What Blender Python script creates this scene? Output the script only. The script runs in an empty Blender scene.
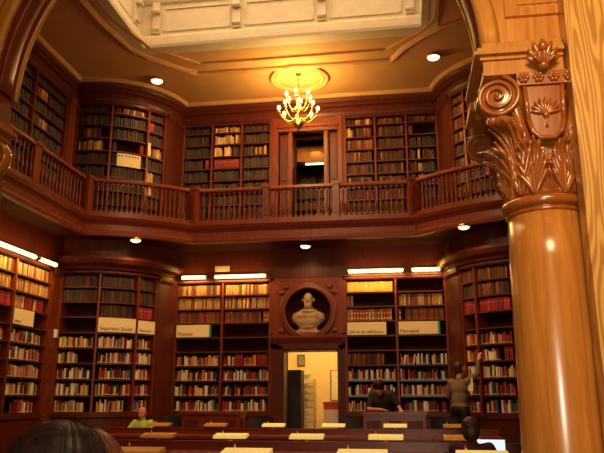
import bpy, bmesh, math, random
from mathutils import Vector, Matrix
random.seed(7)
C = bpy.context.scene
COL = C.collection
R = math.radians
PI = math.pi

# ------------------------------------------------------------------ camera
EYE = Vector((0, 0, 1.25))
cd = bpy.data.cameras.new('camera')
cam = bpy.data.objects.new('camera', cd)
COL.objects.link(cam)
PITCH = math.atan(174/680.0)
cam.location = EYE
cam.rotation_euler = (PI/2 + PITCH, 0, R(8.5))
cd.sensor_fit = 'HORIZONTAL'
cd.sensor_width = 36
cd.lens = 36*680/604.0
cd.clip_start = 0.05
cd.clip_end = 100
C.camera = cam
C.view_settings.view_transform = 'Standard'
C.view_settings.look = 'None'
C.view_settings.exposure = 0.0

# ------------------------------------------------------------------ materials
MATS = {}
def base_mat(name):
    m = bpy.data.materials.new(name)
    m.use_nodes = True
    nt = m.node_tree
    b = nt.nodes['Principled BSDF']
    MATS[name] = m
    return m, nt, b

def plain(name, col, rough=0.6, metal=0.0, var=0.12, scale=20.0, bump=0.0, coat=0.0, emit=None, estr=0.0):
    m, nt, b = base_mat(name)
    tc = nt.nodes.new('ShaderNodeTexCoord')
    n = nt.nodes.new('ShaderNodeTexNoise')
    n.inputs['Scale'].default_value = scale
    n.inputs['Detail'].default_value = 4
    nt.links.new(tc.outputs['Object'], n.inputs['Vector'])
    r = nt.nodes.new('ShaderNodeValToRGB')
    r.color_ramp.elements[0].position = 0.3
    r.color_ramp.elements[1].position = 0.7
    r.color_ramp.elements[0].color = (*[c*(1-var) for c in col], 1)
    r.color_ramp.elements[1].color = (*[min(1, c*(1+var)) for c in col], 1)
    nt.links.new(n.outputs['Fac'], r.inputs['Fac'])
    nt.links.new(r.outputs['Color'], b.inputs['Base Color'])
    b.inputs['Roughness'].default_value = rough
    b.inputs['Metallic'].default_value = metal
    b.inputs['Coat Weight'].default_value = coat
    if bump:
        bp = nt.nodes.new('ShaderNodeBump')
        bp.inputs['Strength'].default_value = bump
        nt.links.new(n.outputs['Fac'], bp.inputs['Height'])
        nt.links.new(bp.outputs['Normal'], b.inputs['Normal'])
    if emit:
        b.inputs['Emission Color'].default_value = (*emit, 1)
        b.inputs['Emission Strength'].default_value = estr
    return m

def wood(name, c1, c2, rough=0.35, scale=(14, 14, 1.2), rings=False, coat=0.3, bump=0.05):
    m, nt, b = base_mat(name)
    tc = nt.nodes.new('ShaderNodeTexCoord')
    mp = nt.nodes.new('ShaderNodeMapping')
    mp.inputs['Scale'].default_value = scale
    nt.links.new(tc.outputs['Object'], mp.inputs['Vector'])
    if rings:
        n = nt.nodes.new('ShaderNodeTexNoise')
        n.inputs['Scale'].default_value = 1.3
        n.inputs['Detail'].default_value = 1.5
        mu = nt.nodes.new('ShaderNodeMath'); mu.operation = 'MULTIPLY'; mu.inputs[1].default_value = 75
        nt.links.new(n.outputs['Fac'], mu.inputs[0])
        si_ = nt.nodes.new('ShaderNodeMath'); si_.operation = 'SINE'
        nt.links.new(mu.outputs[0], si_.inputs[0])
        mr = nt.nodes.new('ShaderNodeMapRange'); mr.inputs['From Min'].default_value = -1
        nt.links.new(si_.outputs[0], mr.inputs['Value'])
        out = mr.outputs['Result']
    else:
        n = nt.nodes.new('ShaderNodeTexNoise')
        n.inputs['Scale'].default_value = 1.6
        n.inputs['Detail'].default_value = 6
        n.inputs['Distortion'].default_value = 0.8
        out = n.outputs['Fac']
    nt.links.new(mp.outputs['Vector'], n.inputs['Vector'])
    r = nt.nodes.new('ShaderNodeValToRGB')
    r.color_ramp.elements[0].position = 0.25
    r.color_ramp.elements[1].position = 0.75
    r.color_ramp.elements[0].color = (*c1, 1)
    r.color_ramp.elements[1].color = (*c2, 1)
    nt.links.new(out, r.inputs['Fac'])
    nt.links.new(r.outputs['Color'], b.inputs['Base Color'])
    b.inputs['Roughness'].default_value = rough
    b.inputs['Coat Weight'].default_value = coat
    b.inputs['Coat Roughness'].default_value = 0.25
    b.inputs['Specular IOR Level'].default_value = 0.08 if coat == 0 else 0.3 if coat < 0.2 else 0.5
    bp = nt.nodes.new('ShaderNodeBump')
    bp.inputs['Strength'].default_value = bump
    bp.inputs['Distance'].default_value = 0.01
    nt.links.new(out, bp.inputs['Height'])
    nt.links.new(bp.outputs['Normal'], b.inputs['Normal'])
    return m

def glow(name, col, s):
    m, nt, b = base_mat(name)
    b.inputs['Base Color'].default_value = (*[min(1, c) for c in col], 1)
    b.inputs['Emission Color'].default_value = (*col, 1)
    b.inputs['Emission Strength'].default_value = s
    tc = nt.nodes.new('ShaderNodeTexCoord')
    n = nt.nodes.new('ShaderNodeTexNoise')
    nt.links.new(tc.outputs['Object'], n.inputs['Vector'])
    mr = nt.nodes.new('ShaderNodeMapRange')
    mr.inputs['To Min'].default_value = s*0.95
    mr.inputs['To Max'].default_value = s*1.05
    nt.links.new(n.outputs['Fac'], mr.inputs['Value'])
    nt.links.new(mr.outputs['Result'], b.inputs['Emission Strength'])
    return m

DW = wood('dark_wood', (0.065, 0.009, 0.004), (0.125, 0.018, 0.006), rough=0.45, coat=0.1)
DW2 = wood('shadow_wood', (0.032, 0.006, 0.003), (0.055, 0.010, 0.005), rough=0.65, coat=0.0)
MW = wood('red_wood', (0.13, 0.019, 0.006), (0.22, 0.038, 0.010), rough=0.42, coat=0.12)
OAK = wood('golden_oak', (0.46, 0.15, 0.022), (0.72, 0.30, 0.055), rough=0.22, scale=(16, 16, 1.0), coat=0.8)
OAKR = wood('arch_oak', (0.42, 0.15, 0.018), (0.62, 0.25, 0.035), rough=0.5, scale=(16, 16, 1.0), coat=0.05)
OAK2 = wood('figured_oak', (0.50, 0.21, 0.035), (0.76, 0.40, 0.09), rough=0.35, scale=(6.5, 1, 0.55), rings=True, coat=0.4)
CARV = wood('carved_oak', (0.30, 0.075, 0.010), (0.44, 0.125, 0.018), rough=0.16, coat=1.0)
DESK = wood('desk_wood', (0.15, 0.018, 0.008), (0.24, 0.032, 0.012), rough=0.35, scale=(1.2, 14, 14))
PLAST = plain('ceiling_plaster', (0.66, 0.36, 0.13), 0.8, var=0.05, scale=3)
CREAM = plain('cream_plaster', (0.72, 0.62, 0.44), 0.7, var=0.05, scale=5)
CREAMD = plain('cream_plaster_shade', (0.66, 0.50, 0.28), 0.7, var=0.05, scale=5)
FLOORM = wood('floor_wood', (0.10, 0.03, 0.012), (0.16, 0.05, 0.02), scale=(10, 0.9, 1), rough=0.4)
YWALL = plain('yellow_paint', (0.85, 0.62, 0.25), 0.8, var=0.03)
BRASS = plain('brass', (0.75, 0.45, 0.12), 0.25, 1.0, var=0.1)
HOOD = plain('lamp_hood_added_glow', (0.90, 0.74, 0.28), 0.35, 0.0, var=0.05, emit=(1, .68, .17), estr=0.42)  # emission added so the hood tops look lit from above
HOODB = plain('lamp_hood_brown', (0.62, 0.27, 0.05), 0.35, 0.2, var=0.08, emit=(1, .35, .05), estr=0.05)  # brown hood with a slight added glow as well
MARB = plain('marble_bust', (0.45, 0.28, 0.13), 0.5, var=0.15, scale=14)
SIGN = plain('sign_card', (0.95, 0.74, 0.40), 0.8, var=0.03)
INK = plain('sign_ink', (0.05, 0.04, 0.035), 0.8)
GREEN = plain('green_edge', (0.03, 0.22, 0.06), 0.6)
TEAL = plain('teal_edge', (0.03, 0.32, 0.26), 0.6)
REDP = plain('red_plastic', (0.65, 0.05, 0.03), 0.5)
WHITE = plain('white_plastic', (0.85, 0.80, 0.68), 0.5, var=0.03)
PAPER = plain('paper', (0.88, 0.82, 0.66), 0.8, var=0.02)
BLACKM = plain('black_matte', (0.012, 0.010, 0.012), 0.5)
CHARC = plain('charcoal_cloth', (0.02, 0.016, 0.02), 0.8, bump=0.2, scale=60)
PURP = plain('plum_cloth', (0.075, 0.012, 0.02), 0.85, bump=0.2, scale=60)
GREYC = plain('grey_knit', (0.20, 0.13, 0.075), 0.9, bump=0.3, scale=80)
LIME = plain('lime_cloth', (0.42, 0.58, 0.10), 0.8, bump=0.2, scale=60)
SKIN = plain('skin', (0.62, 0.27, 0.14), 0.5, var=0.06, scale=9)
SKINR = plain('ruddy_skin', (0.72, 0.20, 0.10), 0.45, var=0.06, scale=9)
SKIND = plain('tan_skin', (0.42, 0.16, 0.075), 0.5, var=0.06, scale=9)
EYEW = plain('eye_white', (0.8, 0.75, 0.65), 0.3)
LIP = plain('lips', (0.40, 0.09, 0.06), 0.4)
HAIRB = plain('black_hair', (0.010, 0.004, 0.003), 0.42, var=0.6, scale=(60), bump=0.3)
HAIRR = plain('brown_hair', (0.07, 0.018, 0.008), 0.4, var=0.4, scale=60, bump=0.3)
for _m in ('black_hair', 'brown_hair'): MATS[_m].node_tree.nodes['Principled BSDF'].inputs['Specular IOR Level'].default_value = 0.22
HAIRD = plain('dark_brown_hair', (0.05, 0.016, 0.008), 0.5, var=0.4, scale=60, bump=0.3)
SLABEL = plain('blue_shelf_strip', (0.16, 0.20, 0.26), 0.5)
G_TUBE = glow('tube_glow', (1.0, 0.74, 0.32), 2.1)
G_BULB = glow('bulb_glow', (1.0, 0.80, 0.36), 3.0)
G_SPOT = glow('spot_glow', (1.0, 0.82, 0.45), 2.2)
G_SCRN = glow('screen_glow', (0.62, 0.80, 1.0), 1.1)
G_SKY = glow('skylight_glow', (1.0, 0.84, 0.58), 0.5)
G_PALE = glow('pale_tube_glow', (1.0, 0.85, 0.62), 2.2)
GLASSW = plain('whiteboard', (0.80, 0.70, 0.45), 0.4)

# ------------------------------------------------------------------ mesh builder
class MB:
    def __init__(s):
        s.v = []; s.f = []; s.mi = []; s.mats = []; s.cur = 0; s.smooth = []
        s.sm = False
    def mat(s, m):
        if m not in s.mats: s.mats.append(m)
        s.cur = s.mats.index(m); return s
    def add(s, verts, faces, sm=None):
        o = len(s.v)
        s.v += [tuple(v) for v in verts]
        for f in faces:
            s.f.append(tuple(i+o for i in f)); s.mi.append(s.cur)
            s.smooth.append(s.sm if sm is None else sm)
        return s
    def box(s, x0, x1, y0, y1, z0, z1):
        v = [(x, y, z) for z in (z0, z1) for y in (y0, y1) for x in (x0, x1)]
        return s.add(v, [(0,2,3,1),(4,5,7,6),(0,1,5,4),(2,6,7,3),(0,4,6,2),(1,3,7,5)], False)
    def obox(s, c, ax, ay, az, hx, hy, hz):
        c = Vector(c)
        v = [c + ax*(hx*i) + ay*(hy*j) + az*(hz*k) for k in (-1,1) for j in (-1,1) for i in (-1,1)]
        return s.add(v, [(0,2,3,1),(4,5,7,6),(0,1,5,4),(2,6,7,3),(0,4,6,2),(1,3,7,5)], False)
    def prism(s, pts, z0, z1):
        n = len(pts)
        v = [(x, y, z0) for x, y in pts] + [(x, y, z1) for x, y in pts]
        f = [tuple(range(n-1, -1, -1)), tuple(range(n, 2*n))]
        f += [(i, (i+1) % n, n+(i+1) % n, n+i) for i in range(n)]
        return s.add(v, f, False)
    def ring(s, rings, cap0=True, cap1=True, closed=False, sm=True):
        n = len(rings[0]); v = [p for r in rings for p in r]; f = []
        m = len(rings)
        for k in range(m if closed else m-1):
            a = k*n; b = ((k+1) % m)*n
            for i in range(n):
                j = (i+1) % n
                f.append((a+i, a+j, b+j, b+i))
        s.add(v, f, sm)
        if not closed:
            o = len(s.v)-len(v)
            if cap0: s.f.append(tuple(o+i for i in range(n-1, -1, -1))); s.mi.append(s.cur); s.smooth.append(False)
            if cap1: s.f.append(tuple(o+(m-1)*n+i for i in range(n))); s.mi.append(s.cur); s.smooth.append(False)
        return s
    def tube(s, path, r, n=8, closed=False):
        path = [Vector(p) for p in path]; m = len(path)
        rr = r if isinstance(r, (list, tuple)) else [r]*m
        rings = []; up = None
        for i, p in enumerate(path):
            if closed: t = path[(i+1) % m]-path[i-1]
            else: t = path[min(i+1, m-1)]-path[max(i-1, 0)]
            t.normalize()
            if up is None:
                a = Vector((0,0,1)) if abs(t.z) < 0.9 else Vector((1,0,0))
                up = t.cross(a).normalized()
            up = (up - t*up.dot(t)).normalized()
            w = t.cross(up)
            rings.append([p + (up*math.cos(2*PI*k/n)+w*math.sin(2*PI*k/n))*rr[i] for k in range(n)])
        return s.ring(rings, closed=closed)
    def lathe(s, prof, c=(0,0,0), n=24, axis='z'):
        rings = []
        for r, h in prof:
            ring = []
            for k in range(n):
                a = 2*PI*k/n
                if axis == 'z': ring.append((c[0]+r*math.cos(a), c[1]+r*math.sin(a), c[2]+h))
                elif axis == 'y': ring.append((c[0]+r*math.cos(a), c[1]+h, c[2]+r*math.sin(a)))
                else: ring.append((c[0]+h, c[1]+r*math.cos(a), c[2]+r*math.sin(a)))
            rings.append(ring)
        return s.ring(rings)
    def ell(s, c, r, rot=None, n=12, m=8):
        c = Vector(c); rings = []
        for j in range(1, m):
            ph = PI*j/m
            ring = []
            for k in range(n):
                a = 2*PI*k/n
                p = Vector((r[0]*math.sin(ph)*math.cos(a), r[1]*math.sin(ph)*math.sin(a), -r[2]*math.cos(ph)))
                if rot is not None: p = rot @ p
                ring.append(c+p)
            rings.append(ring)
        v = [p for q in rings for p in q]
        b = Vector((0,0,-r[2])); t = Vector((0,0,r[2]))
        if rot is not None: b = rot @ b; t = rot @ t
        v += [c+b, c+t]; f = []
        for j in range(m-2):
            for k in range(n):
                f.append((j*n+k, j*n+(k+1) % n, (j+1)*n+(k+1) % n, (j+1)*n+k))
        B = len(v)-2; T = B+1
        for k in range(n):
            f.append((B, (k+1) % n, k)); f.append((T, (m-2)*n+k, (m-2)*n+(k+1) % n))
        return s.add(v, f, True)
    def cone(s, p0, r0, p1, r1, n=12):
        s.tube([p0, p1], [r0, r1], n)
        s.ell(p0, (r0,)*3, n=n, m=8); s.ell(p1, (r1,)*3, n=n, m=8)
        return s
    def sweep(s, path, prof, closed_prof=True, sm=False):
        """path: plan points (x,y); prof: (offset to the right of travel, z)."""
        P = [Vector(p) for p in path]; m = len(P); rings = []
        for i in range(m):
            d0 = (P[i]-P[i-1]).normalized() if i else None
            d1 = (P[i+1]-P[i]).normalized() if i < m-1 else None
            if d0 is None: d0 = d1
            if d1 is None: d1 = d0
            n0 = Vector((d0.y, -d0.x)); n1 = Vector((d1.y, -d1.x))
            nn = (n0+n1).normalized(); k = 1/max(0.3, nn.dot(n0))
            rings.append([(P[i].x+nn.x*o*k, P[i].y+nn.y*o*k, z) for o, z in prof])
        if closed_prof: return s.ring(rings, sm=sm)
        n = len(prof); v = [p for r in rings for p in r]
        f = [(a*n+i, a*n+i+1, (a+1)*n+i+1, (a+1)*n+i) for a in range(m-1) for i in range(n-1)]
        return s.add(v, f, sm)
    def mesh(s, name):
        me = bpy.data.meshes.new(name)
        me.from_pydata(s.v, [], s.f)
        for m in s.mats: me.materials.append(m)
        me.polygons.foreach_set('material_index', s.mi)
        me.polygons.foreach_set('use_smooth', s.smooth)
        bm = bmesh.new(); bm.from_mesh(me)
        bmesh.ops.recalc_face_normals(bm, faces=bm.faces)
        bm.to_mesh(me); bm.free(); me.update()
        return me
    def build(s, name, m=None, parent=None):
        if not s.mats and m: s.mats.append(m)
        o = bpy.data.objects.new(name, s.mesh(name))
        COL.objects.link(o)
        if parent:
            o.parent = parent
            o.matrix_parent_inverse = Matrix.Translation(-Vector(parent.location)) if not parent.get('_loc') else Matrix.Identity(4)
        return o

def tag(o, label, cat, group=None, kind=None):
    o['label'] = label; o['category'] = cat
    if group: o['group'] = group
    if kind: o['kind'] = kind
    return o
def thing(name, label, cat, loc=(0,0,0), group=None, local=False, rz=0):
    o = bpy.data.objects.new(name, None); COL.objects.link(o)
    o.empty_display_size = 0.1
    o.location = loc; o.rotation_euler = (0, 0, rz)
    tag(o, label, cat, group)
    if local: o['_loc'] = 1
    return o
def struct(o, label):
    o['kind'] = 'structure'; o['label'] = label; o['category'] = o.name.split('_')[0].split('.')[0]
    return o
def copy_tree(o, parent=None):
    c = o.copy(); COL.objects.link(c); c.parent = parent
    for ch in list(o.children): copy_tree(ch, c)
    return c
X = Vector((1,0,0)); Y = Vector((0,1,0)); Z = Vector((0,0,1))

# ------------------------------------------------------------------ plan
MX = -3.96                       # mirror: x' = MX - x
YB = 14.0
CL = (-6.5, 14.1); RR = 1.65
def arc(t0, t1, r=RR, n=14, mir=False):
    pts = []
    for i in range(n+1):
        a = R(t0+(t1-t0)*i/n)
        x = CL[0]+r*math.cos(a); y = CL[1]+r*math.sin(a)
        pts.append((MX-x if mir else x, y))
    return pts
def mirror(pts): return [(MX-x, y) for x, y in reversed(pts)]
ROOM = [(-6.7, 5.4)] + arc(-96.9, -3.5) + arc(-3.5, -96.9, mir=True) + [(2.74, 5.4)]
def barc(mir=False, n=14):
    pts = []
    for i in range(n+1):
        a = R(-73.8+(-44.75+73.8)*i/n)
        pts.append((-7.297+4.288*math.cos(a), 16.15+4.288*math.sin(a)))
    return mirror(pts) if mir else pts
BALC = [(-6.14, 5.4)] + barc() + barc(True) + [(2.18, 5.4)]
ZG = 4.72; ZC = 7.83; ZT = 3.74   # gallery floor, ceiling, top of lower cases

# ------------------------------------------------------------------ structure
b = MB(); b.box(-9, 4.5, -2.5, 16.2, -0.1, 0); struct(b.build('floor', FLOORM), 'dark wooden reading room floor')
# back walls behind the cases (shell follows the plan, 0.36 behind the faces)
WO = -0.36
def wall_piece(name, path, z0, z1, m, label, th=0.1):
    b = MB(); b.sweep(path, [(WO, z0), (WO-th, z0), (WO-th, z1), (WO, z1)])
    return struct(b.build(name, m), label)
# left / right straight
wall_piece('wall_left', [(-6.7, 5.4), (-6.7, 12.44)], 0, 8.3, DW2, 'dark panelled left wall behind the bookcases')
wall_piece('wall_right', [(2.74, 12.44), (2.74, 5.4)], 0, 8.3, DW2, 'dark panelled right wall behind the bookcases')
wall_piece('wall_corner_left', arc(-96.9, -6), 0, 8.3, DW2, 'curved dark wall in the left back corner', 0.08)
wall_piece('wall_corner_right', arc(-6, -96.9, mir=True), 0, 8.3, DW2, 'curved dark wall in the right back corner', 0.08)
# back wall with two door openings
b = MB()
y0, y1 = YB+0.36, YB+0.46
DX0, DX1, DZ = -2.46, -1.36, 2.24
UX0, UX1, UZ = -2.28, -1.62, 7.0
for (x0, x1, z0, z1) in ((-5.0, DX0, 0, 8.3), (DX1, 1.0, 0, 8.3), (DX0, DX1, DZ, ZG-0.35), (DX0, UX0, ZG-0.35, 8.3), (UX1, DX1, ZG-0.35, 8.3), (UX0, UX1, UZ, 8.3)):
    b.box(x0, x1, y0, y1, z0, z1)
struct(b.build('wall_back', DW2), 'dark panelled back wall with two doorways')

# pilasters: straight on back wall & corner
def pil_path(name, path, z0, z1, label, m=MW):
    b = MB()
    b.sweep(path, [(-0.34, z0), (0.03, z0), (0.03, z1), (-0.34, z1)])
    t = b.build(name, m)
    bb = MB()
    bb.sweep(path, [(0.0, z0), (0.07, z0), (0.07, z0+0.18), (0.04, z0+0.22), (0.0, z0+0.22)])
    bb.sweep(path, [(0.0, z1-0.16), (0.04, z1-0.16), (0.07, z1-0.1), (0.07, z1), (0.0, z1)])
    # flutes: raised fillets
    L = [Vector(p) for p in path]
    p0, p1 = L[0], L[-1]; d = (p1-p0); n = Vector((d.y, -d.x)).normalized()
    return struct(t, label), bb.build('moulding', m, t)
W_UP = ZC-0.45
for nm, lo, hi, tx in (('lower', 0.0, ZT+0.02, 'under the gallery'), ('upper', ZG, W_UP, 'on the gallery')):
    pil_path('trim_1' if nm == 'lower' else 'trim_2', arc(-26, -4, n=6), lo, hi, 'curved pilaster left of the back wall bookcase '+tx, DW)
    pil_path('trim_3' if nm == 'lower' else 'trim_4', arc(-4, -29, n=6, mir=True), lo, hi, 'curved pilaster right of the back wall bookcase '+tx, DW)
    pil_path('trim_5' if nm == 'lower' else 'trim_6', [(-6.7, 12.15), (-6.7, 12.43)], lo, hi, 'narrow pilaster between left wall and curved bookcase '+tx)
    pil_path('trim_7' if nm == 'lower' else 'trim_8', [(2.74, 12.43), (2.74, 12.15)], lo, hi, 'narrow pilaster between right wall and curved bookcase '+tx)

# frieze between lower cases and gallery, with lit cornices over corner cases
b = MB(); b.sweep(ROOM, [(-0.34, ZT+0.02), (0.02, ZT+0.02), (0.02, 4.40), (-0.34, 4.40)]); struct(b.build('trim_9', DW), 'dark wooden frieze below the gallery')
b = MB()
cp = [(0.0, ZT+0.02), (0.06, ZT+0.03), (0.08, ZT+0.08), (0.16, ZT+0.14), (0.20, ZT+0.22), (0.20, ZT+0.27), (0.0, ZT+0.30)]
b.sweep(arc(-96, -4, n=16), cp); struct(b.build('trim_10', DW), 'curved cornice over the left corner bookcase')
b = MB(); b.sweep(arc(-4, -96, n=16, mir=True), cp); struct(b.build('trim_11', DW), 'curved cornice over the right corner bookcase')

# gallery slab
outer = BALC; inner = ROOM
poly = [(-6.98, 5.4)] + [(x, y) for x, y in []]
b = MB()
b.sweep([(-6.7, 5.4)] + arc(-96.9, -3.5), [(-0.30, ZG-0.35), (0.0, ZG-0.35), (0.0, ZG), (-0.30, ZG)])
b.sweep(arc(-3.5, -96.9, mir=True) + [(2.74, 5.4)], [(-0.30, ZG-0.35), (0.0, ZG-0.35), (0.0, ZG), (-0.30, ZG)])
b.box(-4.9, 0.94, YB, YB+0.35, ZG-0.35, ZG)
n0 = len(BALC)
pts = [(x, y) for x, y in BALC] + [(x, y) for x, y in reversed(ROOM)]
b.prism(pts, ZG-0.345, ZG)
struct(b.build('floor_gallery', DW2), 'dark wooden gallery floor running round the room')
b = MB()
b.sweep(BALC, [(-0.05, 4.36), (0.05, 4.36), (0.06, 4.42), (0.025, 4.47), (0.025, 4.58), (0.05, 4.62), (0.09, 4.66), (0.12, 4.72), (0.12, 4.76), (-0.05, 4.76)])
struct(b.build('trim_12', MW), 'moulded wooden edge of the gallery below the balusters')
# upper cornice & ceiling crown
b = MB()
b.sweep(ROOM, [(-0.34, W_UP), (0.02, W_UP), (0.04, W_UP+0.07), (0.02, W_UP+0.09), (0.02, W_UP+0.18), (0.07, W_UP+0.21), (0.07, W_UP+0.26), (0.11, W_UP+0.30), (0.13, W_UP+0.37), (0.13, ZC), (-0.34, ZC)])
struct(b.build('trim_14', DW), 'stepped dark wooden cornice under the ceiling')
b = MB(); b.sweep(ROOM, [(0.12, ZC-0.07), (0.16, ZC-0.06), (0.20, ZC-0.01), (0.20, ZC+0.02), (0.12, ZC+0.02)])
struct(b.build('trim_15', PLAST), 'thin plaster crown moulding where ceiling meets cornice')

# ceiling with opening
OX0, OX1, OY0, OY1 = -4.74, 0.50, 5.9, 11.22
b = MB()
b.box(-7.3, OX0, 4.4, 14.6, ZC, ZC+0.12); b.box(OX1, 3.4, 4.4, 14.6, ZC, ZC+0.12)
b.box(OX0, OX1, OY1, 14.6, ZC, ZC+0.12); b.box(OX0, OX1, 4.4, OY0, ZC, ZC+0.12)
ceil = struct(b.build('ceiling', PLAST), 'warm plaster ceiling round the skylight opening')
# coffer mouldings following the rounded corners
COF = [(-5.30, 6.5), (-5.17, 10.2), (-5.02, 11.15), (-4.78, 11.62), (-4.42, 12.02), (-4.06, 12.41), (-3.0, 12.42), (-0.96, 12.42), (-0.05, 12.41), (0.21, 11.95), (0.52, 11.6), (0.85, 11.30), (1.30, 11.1), (1.34, 6.5)]
b = MB(); b.sweep(COF, [(-0.06, ZC-0.0), (-0.05, ZC-0.05), (0.0, ZC-0.07), (0.05, ZC-0.04), (0.06, ZC)])
struct(b.build('trim_16', PLAST), 'raised plaster moulding framing the ceiling panel')
b = MB(); b.sweep([(-5.02, 6.5), (-4.92, 10.1), (-4.62, 11.25), (-3.87, 12.02), (-2.8, 12.02), (-0.16, 12.0), (0.45, 11.45), (0.75, 11.0), (0.8, 6.5)], [(-0.04, ZC), (-0.03, ZC-0.04), (0.03, ZC-0.04), (0.04, ZC)])
struct(b.build('trim_17', PLAST), 'thin inner plaster moulding between panel and skylight')
# medallion ring
b = MB()
for rr, tr in ((0.58, 0.05), (0.50, 0.03)):
    b.tube([(-1.99+rr*math.cos(2*PI*k/40), 12.95+rr*math.sin(2*PI*k/40), ZC-0.01) for k in range(40)], tr, 8, closed=True)
struct(b.build('trim_18', PLAST), 'round plaster ceiling ring above the chandelier')
# skylight well
b = MB()
W0, W1 = ZC, 9.5
well = [(OX0, OY0), (OX0, OY1), (OX1, OY1), (OX1, OY0)]
def wsweep(b, prof): b.sweep(well + [well[0]], prof)
wsweep(b, [(-0.12, W0-0.02), (-0.30, W0-0.02), (-0.30, W1), (-0.12, W1)])
struct(b.build('wall_skylight', CREAM), 'cream plaster wall of the skylight well')
b = MB()
wsweep(b, [(-0.12, W0-0.03), (0.0, W0-0.03), (0.02, W0+0.02), (0.02, W0+0.1), (-0.02, W0+0.13), (-0.02, W0+0.2), (-0.06, W0+0.26), (-0.12, W0+0.28)])
wsweep(b, [(-0.12, 8.78), (-0.06, 8.8), (-0.02, 8.86), (0.03, 8.95), (0.03, 9.02), (-0.12, 9.05)])
struct(b.build('trim_19', CREAM), 'bright cream moulding round the mouth of the skylight')
# frieze consoles & panels on the far and side faces
b = MB()
cons = []
for cx in (-4.55, -2.95, -1.31, 0.32):
    cons.append((Vector((cx, OY1+0.12, 0)), Vector((0,-1,0)), Vector((1,0,0))))
for cy in (10.9, 9.3, 7.7):
    cons.append((Vector((OX0-0.12, cy, 0)), Vector((1,0,0)), Vector((0,1,0))))
    cons.append((Vector((OX1+0.12, cy, 0)), Vector((-1,0,0)), Vector((0,1,0))))
for i, (p, n, t) in enumerate(cons):
    b = MB()
    b.obox(p+n*0.04+Z*8.44, t, n, Z, 0.075, 0.03, 0.30)
    b.obox(p+n*0.08+Z*8.66, t, n, Z, 0.065, 0.05, 0.10)
    b.tube([p+n*0.12+t*-0.085+Z*8.58, p+n*0.12+t*0.085+Z*8.58], 0.05, 12)
    b.tube([p+n*0.08+t*-0.085+Z*8.22, p+n*0.08+t*0.085+Z*8.22], 0.04, 12)
    o = b.build('scroll_bracket', CREAM)
    tag(o, 'cream plaster scroll bracket on the skylight frieze', 'bracket', 'plaster brackets round the skylight')
b = MB()
def frame(b, p, n, t, w, z0, z1, th=0.03, d=0.03):
    for zz in (z0, z1): b.obox(p+n*d/2+Z*zz, t, n, Z, w/2, d/2, th/2)
    for sgn in (-1, 1): b.obox(p+n*d/2+t*(sgn*w/2)+Z*((z0+z1)/2), t, n, Z, th/2, d/2, (z1-z0)/2)
for cx in (-3.75, -2.13, -0.50):
    for k, (w, a, c) in enumerate(((1.3, 8.20, 8.68),)):
        frame(b, Vector((cx, OY1+0.12, 0)), Vector((0,-1,0)), X, w, a, c)
for cy in (10.1, 8.5):
    for w, a, c in ((1.3, 8.20, 8.68),):
        frame(b, Vector((OX0-0.12, cy, 0)), X, Y, w, a, c)
        frame(b, Vector((OX1+0.12, cy, 0)), -X, Y, w, a, c)
struct(b.build('trim_20', CREAM), 'rectangular panel mouldings on the skylight frieze')
b = MB(); b.box(OX0-0.15, OX1+0.15, OY0-0.15, OY1+0.15, W1, W1+0.04)
win = struct(b.build('window_1', G_SKY), 'milky glass skylight above the well')
b = MB()
for k in range(6):
    x = OX0+(OX1-OX0)*k/5; b.box(x-0.03, x+0.03, OY0, OY1, W1-0.05, W1-0.002)
for k in range(6):
    y = OY0+(OY1-OY0)*k/5; b.box(OX0, OX1, y-0.03, y+0.03, W1-0.05, W1-0.002)
b.build('window_frame', CREAMD, win)

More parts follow.
